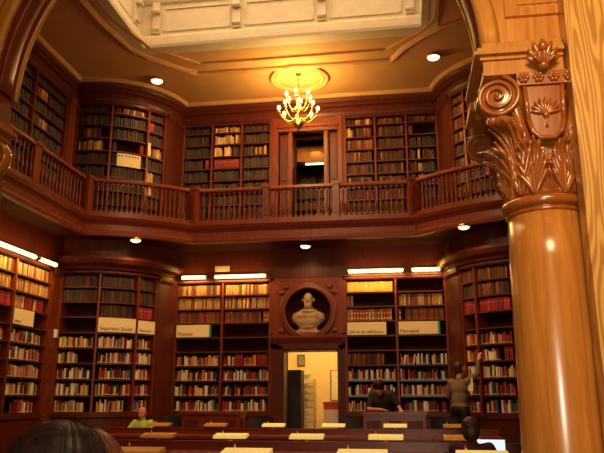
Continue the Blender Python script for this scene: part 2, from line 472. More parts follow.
# ------------------------------------------------------------------ bookcases
BOOKS = []      # every book placed, for sorting
def path_len(p):
    return sum((Vector(p[i+1])-Vector(p[i])).length for i in range(len(p)-1))
def at(p, s):
    for i in range(len(p)-1):
        a = Vector(p[i]); c = Vector(p[i+1]); L = (c-a).length
        if s <= L or i == len(p)-2:
            d = (c-a)/L; q = a+d*s
            return q, d, Vector((d.y, -d.x))
        s -= L
def subpath(p, s0, s1):
    out = [at(p, s0)[0]]; acc = 0
    for i in range(1, len(p)-1):
        acc += (Vector(p[i])-Vector(p[i-1])).length
        if s0 < acc < s1: out.append(Vector(p[i]))
    out.append(at(p, s1)[0]); return out
DEP = 0.30
def bookcase(label, cols, zs, z0, z1, fill, tag_txt, name='bookcase', blue=(), depth=DEP):
    """cols: plan paths of the columns, left to right; zs: shelf heights top to bottom."""
    full = [cols[0][0]]
    for c in cols: full += list(c[1:])
    mid, _, _ = at(full, path_len(full)/2)
    t = thing(name, label, 'bookcase', (mid.x, mid.y, 0))
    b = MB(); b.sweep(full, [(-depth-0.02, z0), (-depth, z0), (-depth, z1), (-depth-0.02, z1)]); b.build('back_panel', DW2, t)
    b = MB(); b.sweep(full, [(-depth, z1-0.06), (0.02, z1-0.06), (0.04, z1-0.03), (0.04, z1), (-depth, z1)]); b.build('cornice', DW, t)
    base = zs[-1]
    b = MB()
    b.sweep(full, [(-depth, z0), (0.02, z0), (0.02, z0+0.1), (0.0, z0+0.12), (0.0, base-0.12), (0.03, base-0.1), (0.03, base-0.03), (-depth, base-0.03)])
    b.build('base_cabinet', DW, t)
    divs = [cols[0][0]] + [c[-1] for c in cols]
    for i in range(len(cols)+1):
        if i < len(cols): q, d, n = at(cols[i], 0)
        else: q, d, n = at(cols[-1], path_len(cols[-1]))
        if i == 0: q = q+d*0.02
        if i == len(cols): q = q-d*0.02
        b = MB()
        c3 = Vector((q.x, q.y, (base-0.03+z1-0.06)/2)) - Vector((n.x, n.y, 0))*(depth/2-0.012)
        b.obox(c3, Vector((d.x, d.y, 0)), Vector((n.x, n.y, 0)), Z, 0.022, depth/2, (z1-0.06-base+0.03)/2)
        b.build('side_panel' if i in (0, len(cols)) else 'divider', MW, t)
    for ci, c in enumerate(cols):
        L = path_len(c)
        for si, z in enumerate(zs):
            b = MB()
            b.sweep(subpath(c, 0.02, L-0.02), [(-depth, z-0.03), (0.0, z-0.03), (0.0, z), (-depth, z)])
            if (ci, si) in blue:
                b.mat(DW); b.mats.append(SLABEL); b.cur = 1
                b.sweep(subpath(c, 0.05, L-0.05), [(0.0, z-0.03), (0.006, z-0.03), (0.006, z+0.004), (0.0, z+0.004)])
            b.build('shelf', DW, t)
        for si, z in enumerate(zs[1:] if False else zs):
            top = zs[si-1]-0.03 if si else z1-0.06
            f = fill(ci, si)
            if f: fill_books(c, z, top-z, f, tag_txt, ci, si, len(cols), len(zs))
    return t

PAL = {
 'cream': (0.78, 0.54, 0.28), 'white': (0.92, 0.78, 0.56), 'red': (0.50, 0.03, 0.02), 'crimson': (0.30, 0.012, 0.02),
 'orange': (0.66, 0.22, 0.04), 'yellow': (0.72, 0.46, 0.07), 'green': (0.05, 0.14, 0.05), 'blue': (0.04, 0.08, 0.20),
 'black': (0.02, 0.016, 0.018), 'brown': (0.13, 0.04, 0.014), 'grey': (0.28, 0.22, 0.17), 'pink': (0.66, 0.28, 0.16),
 'tan': (0.42, 0.21, 0.07), 'dark brown': (0.045, 0.014, 0.007), 'olive': (0.05, 0.033, 0.012), 'gold': (0.66, 0.38, 0.08), 'russet': (0.30, 0.075, 0.02)}
BM = {k: plain('book_'+k.replace(' ', '_'), v, 0.55, var=0.15, scale=9) for k, v in PAL.items()}
LBLC = plain('book_title_label', (0.62, 0.50, 0.32), 0.7)
GILT = plain('book_gilt', (0.80, 0.42, 0.09), 0.35, 0.5)
PAGES = plain('book_pages', (0.30, 0.19, 0.09), 0.9)
MIX = ['cream']*7+['white']*7+['red']*4+['crimson']*5+['orange']*2+['yellow']*1+['green']*1+['blue']*1+['black']*6+['brown']*4+['grey']*3+['pink']*4+['tan']*3
MIXR = ['crimson']*6+['red']*3+['white']*4+['cream']*2+['black']*3+['brown']*3+['grey']*2+['green']*2
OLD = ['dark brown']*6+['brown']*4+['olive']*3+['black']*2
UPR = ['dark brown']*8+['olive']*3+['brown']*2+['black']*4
MATS['book_brown'].node_tree.nodes['Principled BSDF'].inputs['Roughness'].default_value = 0.7
STY = {'mix': (MIX, .020, .048, .54, .84, 'm', 1.0), 'mixr': (MIXR, .022, .052, .54, .84, 'm', 1.0),
 'old': (OLD, .035, .05, .84, .90, 'o', 1), 'tan': (['tan']*4+['brown']*2+['gold'], .035, .045, .86, .91, 'o', 1),
 'gold': (['gold']*4+['yellow']+['tan'], .04, .05, .86, .9, 'o', 1), 'gilt': (['russet']*3+['red']+['tan'], .055, .07, .84, .9, 'g', 1),
 'russet': (['russet']*3+['crimson']+['brown']*2, .035, .05, .84, .9, 'o', 1), 'red': (['crimson']*3+['red'], .05, .07, .82, .88, 'o', 1),
 'dark': (UPR, .03, .055, .74, .92, 'o', 1), 'warm': (['tan']*3+['gold']*2+['cream']*2+['brown'], .03, .055, .72, .92, 'o', 1),
 'uwarm': (['tan']*2+['orange']+['brown']*3+['gold'], .03, .055, .72, .92, 'o', 1), 'redset': (['crimson'], .04, .045, .86, .88, 'o', 1),
 'brown': (['brown']*3+['russet']+['dark brown']*2, .03, .05, .8, .9, 'o', 1)}
def fill_books(c, z, H, spec, txt, ci, si, nc, ns):
    """spec: list of (style, start fraction, end fraction)"""
    L = path_len(c)-0.09
    for st, f0, f1 in spec:
        pal, w0, w1, h0, h1, kind, _ = STY[st]
        s = 0.045+L*f0; end = 0.045+L*f1
        hb = None
        lean_left = 0
        while True:
            w = random.uniform(w0, w1)
            if kind == 'm' and random.random() < 0.12: w *= 1.5
            if s+w > end: break
            h = random.uniform(h0, h1)*H
            dpt = random.uniform(0.15, 0.20) if kind == 'm' else 0.2
            col = random.choice(pal)
            if kind == 'm' and random.random() < 0.035:      # a gap, then books lean
                s += random.uniform(0.03, 0.07)
                if s+w > end: break
            lean = 0
            if kind == 'm' and random.random() < 0.05 and s+w+0.06 < end:
                lean = random.uniform(0.08, 0.16)
            q, d, n = at(c, s+w/2)
            set_back = random.uniform(0.03, 0.05)
            m = MB_KIND(col, kind)
            pos = Vector((q.x, q.y, z)) - Vector((n.x, n.y, 0))*set_back
            rz = math.atan2(d.y, d.x)
            BOOKS.append(dict(pos=pos, rz=rz, w=w-0.002, d=dpt, h=h, col=col, kind=kind, txt=txt, ci=ci, si=si, nc=nc, ns=ns, lean=lean, s=s))
            s += w + (h*math.sin(lean) if lean else 0)
_bm = {}
def MB_KIND(col, kind):
    """unit book: x -.5...5, y 0..1 (spine at y=0 facing -y), z 0..1"""
    k = (col, kind)
    if k in _bm: return _bm[k]
    b = MB(); b.mat(BM[col])
    prof = [(-.5, .10), (-.42, .03), (-.2, 0), (.2, 0), (.42, .03), (.5, .10), (.5, 1), (-.5, 1)]
    lab = LBLC if kind == 'm' else GILT
    b.mats.append(lab); b.mats.append(PAGES)
    if kind == 'm': levels = [(0, 0), (.05, 0), (.05, 1), (.13, 1), (.13, 0), (1, 0)]
    elif kind == 'g': levels = [(0, 0), (.16, 0), (.16, 1), (.26, 1), (.26, 0), (.58, 0), (.58, 1), (.72, 1), (.72, 0), (1, 0)]
    elif col in ('dark brown', 'olive', 'black', 'brown'): levels = [(0, 0), (1, 0)]
    else: levels = [(0, 0), (.70, 0), (.70, 1), (.735, 1), (.735, 0), (1, 0)]
    zs = sorted(set(l[0] for l in levels)); n = len(prof)
    v = [(x, y, z) for z in zs for x, y in prof]
    bands = [(levels[q][0], levels[q+2][0]) for q in range(len(levels)-2) if levels[q+1][1] == 1 and levels[q+2][1] == 1]
    for i in range(len(zs)-1):
        isl = any(a <= zs[i] < c for a, c in bands)
        o = len(b.v) if i == 0 else o
        for j in range(n):
            k2 = (j+1) % n
            b.f.append((i*n+j, i*n+k2, (i+1)*n+k2, (i+1)*n+j))
            b.mi.append(1 if isl and j in (1, 2, 3) else 0); b.smooth.append(False)
    b.v = v
    b.f.append(tuple(range(n-1, -1, -1))); b.mi.append(2); b.smooth.append(False)
    b.f.append(tuple((len(zs)-1)*n+i for i in range(n))); b.mi.append(2); b.smooth.append(False)
    me = b.mesh('book_'+col.replace(' ', '_')+'_'+kind)
    _bm[k] = me
    return me
def book_matrix(k):
    M = Matrix.Translation(k['pos']) @ Matrix.Rotation(k['rz'], 4, 'Z')
    if k['lean']: M = M @ Matrix.Translation((-k['w']/2, 0, 0)) @ Matrix.Rotation(k['lean'], 4, 'Y') @ Matrix.Translation((k['w']/2, 0, 0))
    return M @ Matrix.Diagonal((k['w'], k['d'], k['h'], 1))

ZL = [3.43, 3.135, 2.84, 2.54, 2.245, 1.95, 1.65, 1.345, 1.04]          # lower shelf heights
ZU = [7.14, 6.86, 6.575, 6.29, 6.005, 5.72, 5.43, 5.14, 4.90]
ZUT = W_UP-0.02
def line(x0, x1): return [(x0, YB), (x1, YB)]
A = lambda st, a=0.0, c=1.0: [(st, a, c)]
# lower, back wall, left of doorway
def f(ci, si):
    if si in (0, 1): return A('tan')
    if si == 2: return A('russet') if ci == 0 else [('russet', 0, .86), ('gilt', .86, 1)]
    if si in (3, 4): return None
    if si == 5: return A('mix') if ci == 0 else [('mix', 0, .25), ('redset', .25, .45), ('mix', .45, .75), ('redset', .75, 1)]
    if si == 6: return A('mix') if ci == 0 else A('mixr')
    return A('mixr')
bookcase('two-column wooden bookcase left of the doorway under the gallery', [line(-4.83, -3.80), line(-3.80, -2.75)], ZL, 0, ZT, f, 'left of the doorway')
def f(ci, si):
    if si == 0: return A('gold') if ci == 0 else None
    if si == 1: return [('russet', 0, .14)] if ci == 0 else A('tan')
    if si == 2: return A('gilt') if ci == 0 else [('gilt', 0, .12), ('russet', .14, 1)]
    if si in (3, 4): return None
    if si == 5: return [('brown', 0, .8)] if ci == 0 else A('mix')
    if si == 8: return A('mix', 0, .4) if ci == 0 else A('mixr')
    return A('mix')
bookcase('two-column wooden bookcase right of the doorway with blue shelf strips', [line(-1.20, -0.15), line(-0.15, 0.87)], ZL, 0, ZT, f, 'right of the doorway',
         blue={(0, 6), (0, 7), (1, 6), (1, 7)})
def f(ci, si):
    if si in (0, 1): return A('old')
    if si == 2: return [None, A('old'), A('red')][ci]
    if si == 3: return None
    if si == 5 and ci == 0: return A('mix', 0, .55)
    if si == 8: return A('mix', 0, .85)
    return A('mix')
bookcase('curved three-column bookcase in the left corner under the gallery', [arc(-96, -69, n=6), arc(-69, -42, n=6), arc(-42, -26, n=5)], ZL, 0, ZT, f, 'in the left curved corner')
def f(ci, si):
    if si in (0, 1): return A('brown')
    if si == 2: return A('red')
    if si == 3: return None
    if si == 5: return [('mix', 0, .6), ('redset', .7, 1)]
    return A('mix')
bookcase('curved three-column bookcase in the right corner beside the man reaching up', [arc(-29, -43, n=5, mir=True), arc(-43, -69, n=6, mir=True), arc(-69, -96, n=6, mir=True)], ZL, 0, ZT, f, 'in the right curved corner')
def f(ci, si):
    if si in (0, 1): return A('tan')
    if si == 2: return A('red') if ci == 0 else [('warm', 0.05, .5), ('redset', .25, .5), ('warm', .55, .68), ('red', .68, .92)] if False else [('warm', 0.05, .35), ('redset', .35, .55), ('warm', .57, .68), ('redset', .68, .92)]
    if si == 3: return None
    if si == 8: return A('mix', .45, .9)
    return A('mix', 0, .93)
LX = -6.7
bookcase('straight bookcase on the left wall under the long tube lights', [[(LX, 8.4), (LX, 9.65)], [(LX, 9.65), (LX, 10.9)], [(LX, 10.9), (LX, 12.14)]], ZL, 0, ZT,
         lambda ci, si: f(ci-1 if ci else 0, si), 'on the left wall')
# upper cases
def fu_left(ci, si):
    if ci == 1 and si in (0, 1): return A('warm')
    if ci == 1 and si == 2: return [('warm', 0, .32), ('warm', .38, .7), ('dark', .72, 1)]
    if ci == 1 and si == 3: return A('redset')
    if ci == 2 and si == 2: return [('dark', 0, .4), ('uwarm', .42, .95)]
    if ci == 0 and si == 3: return [('dark', 0, .7), ('warm', .72, .8), ('redset', .8, 1)]
    return A('dark')
w3 = lambda a, c: [line(a+(c-a)*k/3, a+(c-a)*(k+1)/3) for k in range(3)]
bookcase('three-column bookcase on the gallery left of the upper doorway', w3(-4.83, -2.78), ZU, ZG, ZUT, fu_left, 'on the gallery left of the upper doorway')
def fu_right(ci, si):
    if si == 8: return A('dark')
    if ci == 0: return [('dark', 0, .35), ('uwarm', .36, 1)] if si == 0 else [('uwarm', 0, .34), ('brown', .36, 1)] if si == 1 else A('brown')
    if ci == 1: return A('brown')
    return A('brown') if si == 0 else [('brown', 0, .25)] if si == 1 else [('dark', 0, .3), ('uwarm', .32, .5), ('dark', .5, 1)]
bookcase('three-column bookcase on the gallery right of the upper doorway', w3(-1.16, 0.87), ZU, ZG, ZUT, fu_right, 'on the gallery right of the upper doorway')
def fu_cl(ci, si):
    if ci == 1 and si == 0: return [('dark', 0, .2), ('uwarm', .22, 1)]
    if ci == 0 and si in (2, 3): return [('brown', 0.15, .8)] if si == 2 else [('uwarm', .05, .8)]
    if ci == 1 and si == 3: return [('dark', 0, .12), ('redset', .85, 1)]
    if ci == 2 and si == 3: return A('warm')
    if ci == 2 and si in (5, 6): return [('warm', 0, .5), ('dark', .5, 1)]
    if ci == 2 and si == 1: return [('redset', 0, .4), ('dark', .4, 1)]
    return A('dark')
bookcase('curved three-column bookcase in the left corner of the gallery', [arc(-96, -69, n=6), arc(-69, -42, n=6), arc(-42, -26, n=5)], ZU, ZG, ZUT, fu_cl, 'in the left gallery corner')
bookcase('curved three-column bookcase in the right corner of the gallery', [arc(-29, -43, n=5, mir=True), arc(-43, -69, n=6, mir=True), arc(-69, -96, n=6, mir=True)], ZU, ZG, ZUT, lambda c, s: A('brown'), 'in the right gallery corner')
bookcase('straight bookcase along the left side of the gallery', [[(LX, 8.4), (LX, 9.65)], [(LX, 9.65), (LX, 10.9)], [(LX, 10.9), (LX, 12.14)]], ZU, ZG, ZUT,
         lambda c, s: [('brown', 0, .2), ('uwarm', .2, .45), ('dark', .45, 1)] if s in (1, 3, 5) else A('dark'), 'on the left side of the gallery')

# --- books: the largest in view as individuals, the rest as stuff
fwd = Vector((-math.sin(R(8.5)), math.cos(R(8.5)), 0))
def area(k):
    v = k['pos']-EYE
    if v.x*fwd.x+v.y*fwd.y < 1: return 0
    n = Vector((math.sin(k['rz']), -math.cos(k['rz']), 0))
    facing = max(0, -(v.normalized().dot(n)))
    # hidden behind desks or the column / outside the frame
    hx = v.x/v.y
    if hx > 0.160 or hx < -0.62 or k['pos'].z < 1.15: return 0
    if k['kind'] == 'm' and 0.05 < hx < 0.10 and k['pos'].z < 1.9: return 0
    if 4.5 < k['pos'].z < 5.5: return 0
    return k['w']*k['h']*facing/v.length_squared
mod = sorted([k for k in BOOKS if k['kind'] == 'm'], key=lambda k: -area(k))
old = sorted([k for k in BOOKS if k['kind'] != 'm'], key=lambda k: -area(k))
ORD = ['first', 'second', 'third', 'fourth', 'fifth', 'sixth', 'seventh', 'eighth', 'ninth', 'tenth', 'eleventh', 'twelfth', 'thirteenth',
       'fourteenth', 'fifteenth', 'sixteenth', 'seventeenth', 'eighteenth', 'nineteenth', 'twentieth']
def ordn(i): return ORD[i] if i < 20 else '%dth' % (i+1)
# ordinals of a colour along its shelf
cnt = {}
for k in sorted(BOOKS, key=lambda k: k['s']):
    key = (k['txt'], k['ci'], k['si'], k['col'])
    k['ord'] = cnt.get(key, 0); cnt[key] = k['ord']+1
for k in BOOKS: k['cn'] = cnt[(k['txt'], k['ci'], k['si'], k['col'])]
def colname(k):
    if k['nc'] == 2: return ['left', 'right'][k['ci']]
    return ['left', 'middle', 'right'][k['ci']]
PLACE = {'left of the doorway': 'bookcase left of doorway', 'right of the doorway': 'bookcase right of doorway', 'in the left curved corner': 'left corner bookcase',
 'in the right curved corner': 'right corner bookcase', 'on the left wall': 'left wall bookcase', 'on the gallery left of the upper doorway': 'gallery bookcase left of upper doorway',
 'on the gallery right of the upper doorway': 'gallery bookcase right of upper doorway', 'in the left gallery corner': 'left corner gallery bookcase',
 'in the right gallery corner': 'right corner gallery bookcase', 'on the left side of the gallery': 'left side gallery bookcase'}
def place_books(lst, name, cat, N, grp):
    ind = [k for k in lst[:N] if area(k) > 0]; ids = set(id(k) for k in ind)
    for k in ind:
        o = bpy.data.objects.new(name, MB_KIND(k['col'], k['kind'])); COL.objects.link(o)
        M = book_matrix(k)
        o.matrix_world = M
        num = ('only ' if k['cn'] == 1 else ordn(k['ord'])+' ')
        shelf = '%s shelf down' % ordn(k['si'])
        lab = '%s%s %s, %s, %s column, %s' % (num, k['col'], cat, shelf, colname(k), PLACE[k['txt']])
        tag(o, lab, cat, grp)
    big = MB()
    for k in lst:
        if id(k) in ids: continue
        me = MB_KIND(k['col'], k['kind']); M = book_matrix(k)
        for mm in me.materials:
            if mm not in big.mats: big.mats.append(mm)
        ix = [big.mats.index(mm) for mm in me.materials]
        o = len(big.v)
        big.v += [tuple(M @ v.co) for v in me.vertices]
        for p in me.polygons:
            big.f.append(tuple(i+o for i in p.vertices)); big.mi.append(ix[p.material_index]); big.smooth.append(False)
    return big
g = place_books(mod, 'book', 'book', 300, 'modern books on the lower shelves').build('books')
tag(g, 'smaller mixed coloured books filling the rest of the lower shelves', 'books', kind='stuff')
g = place_books(old, 'leather_volume', 'volume', 300, 'old bound volumes').build('leather_volumes')
tag(g, 'dark and brown bound volumes filling the remaining old shelves', 'volumes', kind='stuff')

# ------------------------------------------------------------------ wood panelling between cases, bust niche, doorway
def panel_wall(name, x0, x1, z0, z1, holes, label):
    """flat panelling at y = 14 with one round or rectangular hole"""
    b = MB(); b.mat(MW)
    return b
DCX = -1.93
# lower doorway surround
b = MB()
b.box(-2.75, DX0-0.10, YB-0.02, YB+0.36, 0, 2.42); b.box(DX1+0.06, -1.20, YB-0.02, YB+0.36, 0, 2.42)
b.box(-2.75, -1.20, YB-0.02, YB+0.36, DZ+0.04, 2.42)
d1 = struct(b.build('door_1', DW), 'open lower doorway with dark moulded wooden surround')
b = MB()
for x0, x1 in ((DX0-0.14, DX0), (DX1, DX1+0.10)):
    b.box(x0, x1, YB-0.06, YB+0.30, 0, DZ+0.1); b.box(x0+0.03, x1-0.03, YB-0.09, YB-0.05, 0, DZ+0.1)
b.box(DX0-0.14, DX1+0.10, YB-0.06, YB+0.30, DZ, DZ+0.14); b.box(DX0-0.11, DX1+0.07, YB-0.09, YB-0.05, DZ+0.03, DZ+0.11)
b.build('door_frame', DW, d1)
b = MB(); b.sweep([(-2.75, YB), (-1.20, YB)], [(0.0, 2.36), (0.05, 2.38), (0.10, 2.46), (0.12, 2.50), (0.12, 2.54), (0.0, 2.56)]); b.build('lintel_cornice', MW, d1)
# niche panel: square ring to circle hole
ncx, ncz, nr = -1.965, 3.04, 0.475
def hole_panel(b, x0, x1, z0, z1, y, cx, cz, r, n=48):
    outer = []; inner = []
    for k in range(n):
        a = 2*PI*k/n; ca, sa = math.cos(a), math.sin(a)
        tx = ((x1-cx) if ca > 0 else (cx-x0))/max(1e-6, abs(ca)); tz = ((z1-cz) if sa > 0 else (cz-z0))/max(1e-6, abs(sa))
        t = min(tx, tz)
        outer.append((cx+ca*t, y, cz+sa*t)); inner.append((cx+ca*r, y, cz+sa*r))
    b.add(outer+inner, [(k, (k+1) % n, n+(k+1) % n, n+k) for k in range(n)], False)
b = MB(); hole_panel(b, -2.75, -1.20, 2.56, ZT+0.02, YB-0.01, ncx, ncz, nr)
pan = struct(b.build('trim_21', MW), 'red wood panel above the doorway holding the round niche')
b = MB()
prof = [(nr+0.02, -0.0), (nr+0.13, -0.0), (nr+0.13, -0.03), (nr+0.10, -0.06), (nr+0.07, -0.04), (nr+0.04, -0.07), (nr, -0.06), (nr, 0.02), (nr+0.02, 0.02)]
rings = []
for k in range(48):
    a = 2*PI*k/48
    rings.append([(ncx+math.cos(a)*r, YB-0.01+h, ncz+math.sin(a)*r) for r, h in prof])
b.ring(rings, closed=True); b.build('round_frame', MW, pan)
b = MB()   # niche bowl
rings = []
for j in range(9):
    ph = PI/2*j/8
    r = nr*math.cos(ph) if j < 8 else 0.01; dy = 0.30*math.sin(ph)
    rings.append([(ncx+math.cos(2*PI*k/40)*r, YB-0.01+dy, ncz+math.sin(2*PI*k/40)*r) for k in range(40)])
b.ring(rings, cap0=False); b.build('niche_bowl', DW2, pan)
b = MB()
for sx in (-1, 1):
    for sz in (-1, 1):
        for (u, w) in ((0.44, 0.52), (0.52, 0.40)):
            b.ell((ncx+sx*u*1.06, YB-0.02, ncz+sz*w), (0.07, 0.03, 0.05), n=10, m=6)
b.build('spandrel_ornament', MW, pan)
b = MB(); b.box(ncx-0.2, ncx+0.2, YB-0.06, YB+0.2, ncz-nr+0.0, ncz-nr+0.04)
b.build('niche_sill', MW, pan)

# voxel-fused figures
def fuse(b, name, m, parent, vox=0.012, smooth=4):
    me = b.mesh('tmp'); o = bpy.data.objects.new('tmp', me); COL.objects.link(o)
    md = o.modifiers.new('r', 'REMESH'); md.mode = 'VOXEL'; md.voxel_size = vox; md.use_smooth_shade = True
    if smooth:
        ms = o.modifiers.new('s', 'SMOOTH'); ms.factor = 0.5; ms.iterations = smooth
    dg = bpy.context.evaluated_depsgraph_get(); dg.update()
    ev = o.evaluated_get(dg)
    nm = bpy.data.meshes.new_from_object(ev)
    nm.materials.clear(); nm.materials.append(m)
    for p in nm.polygons: p.material_index = 0
    bpy.data.objects.remove(o, do_unlink=True)
    r = bpy.data.objects.new(name, nm); COL.objects.link(r)
    if parent: r.parent = parent
    return r

# bust of a bearded man
bust = thing('bust', 'pale stone bust of a bald bearded man in the round niche above the doorway', 'bust', (ncx, YB+0.02, ncz-nr+0.04), local=True)
b = MB()
b.ell((0, 0, 0.50), (0.066, 0.09, 0.105)); b.ell((0, -0.02, 0.46), (0.06, 0.075, 0.08)); b.ell((0, -0.05, 0.405), (0.05, 0.045, 0.06))
b.ell((0, -0.095, 0.485), (0.013, 0.02, 0.028)); b.ell((0.076, 0.01, 0.49), (0.012, 0.02, 0.03)); b.ell((-0.076, 0.01, 0.49), (0.012, 0.02, 0.03))
b.ell((0, -0.07, 0.52), (0.05, 0.02, 0.014))
b.cone((0, 0.01, 0.42), 0.055, (0, 0.01, 0.32), 0.07)
b.ell((0, 0.02, 0.25), (0.21, 0.11, 0.10)); b.ell((0, 0.01, 0.17), (0.18, 0.10, 0.12)); b.ell((0, 0.0, 0.09), (0.13, 0.08, 0.06))
b.ell((0.15, 0.02, 0.22), (0.07, 0.08, 0.09)); b.ell((-0.15, 0.02, 0.22), (0.07, 0.08, 0.09))
b.tube([(0.09*math.cos(2*PI*k/16), 0.0+0.08*math.sin(2*PI*k/16), 0.335-0.02*math.sin(2*PI*k/16)*-1) for k in range(16)], 0.018, 8, closed=True)
fuse(b, 'bust_body', MARB, bust, 0.009, 2)
b = MB(); b.box(-0.15, 0.15, -0.06, 0.10, 0.0, 0.035); b.box(-0.12, 0.12, -0.05, 0.09, 0.035, 0.06); b.build('plinth', MARB, bust); bust.scale = (1.6, 1.2, 1.38)

# wood strips beside the upper doorway and the doorway itself
b = MB()
for x0, x1 in ((-2.78, -2.62), (-1.30, -1.16)):
    b.box(x0, x1, YB-0.03, YB+0.34, ZG, W_UP+0.02)
    b.box(x0+0.04, x1-0.04, YB-0.07, YB-0.03, ZG, W_UP)
b.box(-2.62, -1.30, YB, YB+0.34, 7.16, W_UP+0.02)
struct(b.build('trim_22', MW), 'pilasters and header round the upper doorway')
b = MB()
b.box(-2.62, -2.44, YB+0.28, YB+0.36, ZG, 7.16); b.box(-1.50, -1.30, YB+0.28, YB+0.36, ZG, 7.16)
b.box(-2.62, -1.30, YB-0.05, YB+0.10, 7.05, 7.18); b.box(-2.66, -1.26, YB-0.09, YB+0.0, 7.14, 7.20)
d2 = struct(b.build('door_2', MW), 'upper gallery doorway with tall wooden jambs')
for x in (-2.36, -1.555):
    b = MB()
    b.box(x-0.05, x+0.05, YB+0.0, YB+0.30, ZG, 7.05); b.box(x-0.025, x+0.025, YB-0.03, YB+0.0, ZG, 7.05)
    b.build('jamb', MW, d2)
for x0, x1 in ((-2.60, -2.42), (-1.49, -1.32)):
    b = MB(); b.box(x0, x1, YB+0.10, YB+0.14, ZG, 7.04)
    b.box(x0+0.03, x1-0.03, YB+0.08, YB+0.10, ZG+0.2, 5.8); b.box(x0+0.03, x1-0.03, YB+0.08, YB+0.10, 5.95, 6.9)
    b.build('side_panel', DW, d2)
# dark passage behind the upper doorway
b = MB()
b.box(-3.0, -2.9, 14.46, 16.2, ZG-0.1, 7.4); b.box(-1.0, -0.9, 14.46, 16.2, ZG-0.1, 7.4); b.box(-3.0, -0.9, 16.1, 16.2, ZG-0.1, 7.4); b.box(-3.0, -0.9, 14.46, 16.2, 7.4, 7.5); b.box(-3.0, -0.9, 14.46, 16.2, ZG-0.2, ZG-0.1)
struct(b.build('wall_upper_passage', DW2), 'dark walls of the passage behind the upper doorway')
b = MB(); b.box(-2.9, -1.0, 14.9, 15.1, 6.72, 7.05); b.box(-2.9, -1.0, 14.86, 15.14, 6.66, 6.72); struct(b.build('trim_23', OAKR), 'warm wooden beam inside the upper doorway')
b = MB(); b.tube([(-2.15, 14.95, 6.62), (-1.72, 14.95, 6.62)], 0.022, 10); o = b.build('tube_lamp', G_PALE)
tag(o, 'short white tube lamp inside the upper doorway', 'lamp')
def f(ci, si): return A('dark')
bookcase('dark bookcase deep inside the upper doorway', [[(-2.88, 15.85), (-1.95, 15.85)], [(-1.95, 15.85), (-1.02, 15.85)]], [6.3, 6.0, 5.7, 5.4, 5.1], ZG-0.1, 6.62, lambda c, s: None, 'x', depth=0.22)
b = MB()
for z in (6.3, 6.0, 5.7, 5.4, 5.1):
    x = -2.84
    for k in range(44):
        if abs(x+1.95) > 0.04:
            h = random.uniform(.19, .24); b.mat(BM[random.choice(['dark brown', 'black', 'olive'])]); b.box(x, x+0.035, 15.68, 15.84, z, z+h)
        x += 0.0405
o = b.build('dark_volumes'); tag(o, 'rows of dark volumes inside the upper doorway', 'volumes', kind='stuff')

# ------------------------------------------------------------------ yellow room beyond lower doorway
b = MB()
b.box(-3.3, -3.2, 14.46, 16.9, 0, 3.0); b.box(-1.05, -0.95, 14.46, 16.9, 0, 3.0); b.box(-3.3, -0.95, 16.8, 16.9, 0, 3.0); b.box(-3.3, -0.95, 14.46, 16.9, 3.0, 3.1)
struct(b.build('wall_office', YWALL), 'bright yellow walls of the room beyond the doorway')
b = MB(); b.box(-3.3, -0.95, 16.2, 16.9, -0.1, 0); struct(b.build('floor.001', FLOORM), 'floor of the yellow room')
t = thing('cabinet', 'tall black cabinet standing just inside the doorway on the left', 'cabinet', (-2.6, 15.25, 0))
b = MB(); b.box(-2.95, -2.27, 15.05, 15.5, 0, 1.90); b.build('carcass', BLACKM, t)
for k in range(2):
    b = MB(); b.box(-2.94+k*.335, -2.615+k*.335, 15.03, 15.05, 0.06, 1.86); b.build('door', plain('black_door', (0.02, .012, .01), .4), t)
t = thing('drawer_tower', 'tall pale stack of small drawers right of the black cabinet', 'drawer unit', (-2.2, 15.8, 0))
b = MB(); b.box(-2.42, -2.06, 15.65, 16.0, 0, 1.72); b.build('carcass', CREAMD, t)
for k in range(11):
    z = 0.04+k*0.152
    b = MB(); b.box(-2.40, -2.08, 15.62, 15.65, z, z+0.13); dr = b.build('drawer', SIGN, t)
    b = MB(); b.tube([(-2.27, 15.61, z+0.06), (-2.21, 15.61, z+0.06)], 0.012, 6); b.build('handle', BRASS, dr)
b = MB(); b.lathe([(0.02, 0), (0.10, 0.0), (0.13, 0.10), (0.14, 0.11), (0.11, 0.12), (0.02, 0.04)], (-2.28, 15.82, 1.72), 20)
tag(b.build('bowl', plain('pale_green_ceramic', (0.45, 0.55, 0.35), 0.5)), 'pale green bowl on top of the drawer stack', 'bowl')
t = thing('framed_picture', 'small dark framed picture on the yellow wall', 'picture', (-2.5, 16.78, 2.05))
b = MB(); b.box(-2.62, -2.44, 16.76, 16.80, 2.06, 2.34); b.build('picture_frame', DW, t)
b = MB(); b.box(-2.60, -2.46, 16.75, 16.76, 2.09, 2.31); b.build('picture_sheet', plain('grey_print', (.25, .2, .12), .7, var=.5, scale=30), t)
t = thing('notice_board', 'pale notice board on the yellow wall near the right door jamb', 'notice board', (-1.6, 16.78, 1.25))
b = MB(); b.box(-1.80, -1.40, 16.765, 16.79, 1.25, 1.95); b.build('board', GLASSW, t)
b = MB(); b.tube([(-1.80, 16.76, 1.25), (-1.40, 16.76, 1.25), (-1.40, 16.76, 1.95), (-1.80, 16.76, 1.95)], 0.014, 6, closed=True); b.build('board_frame', DW, t)
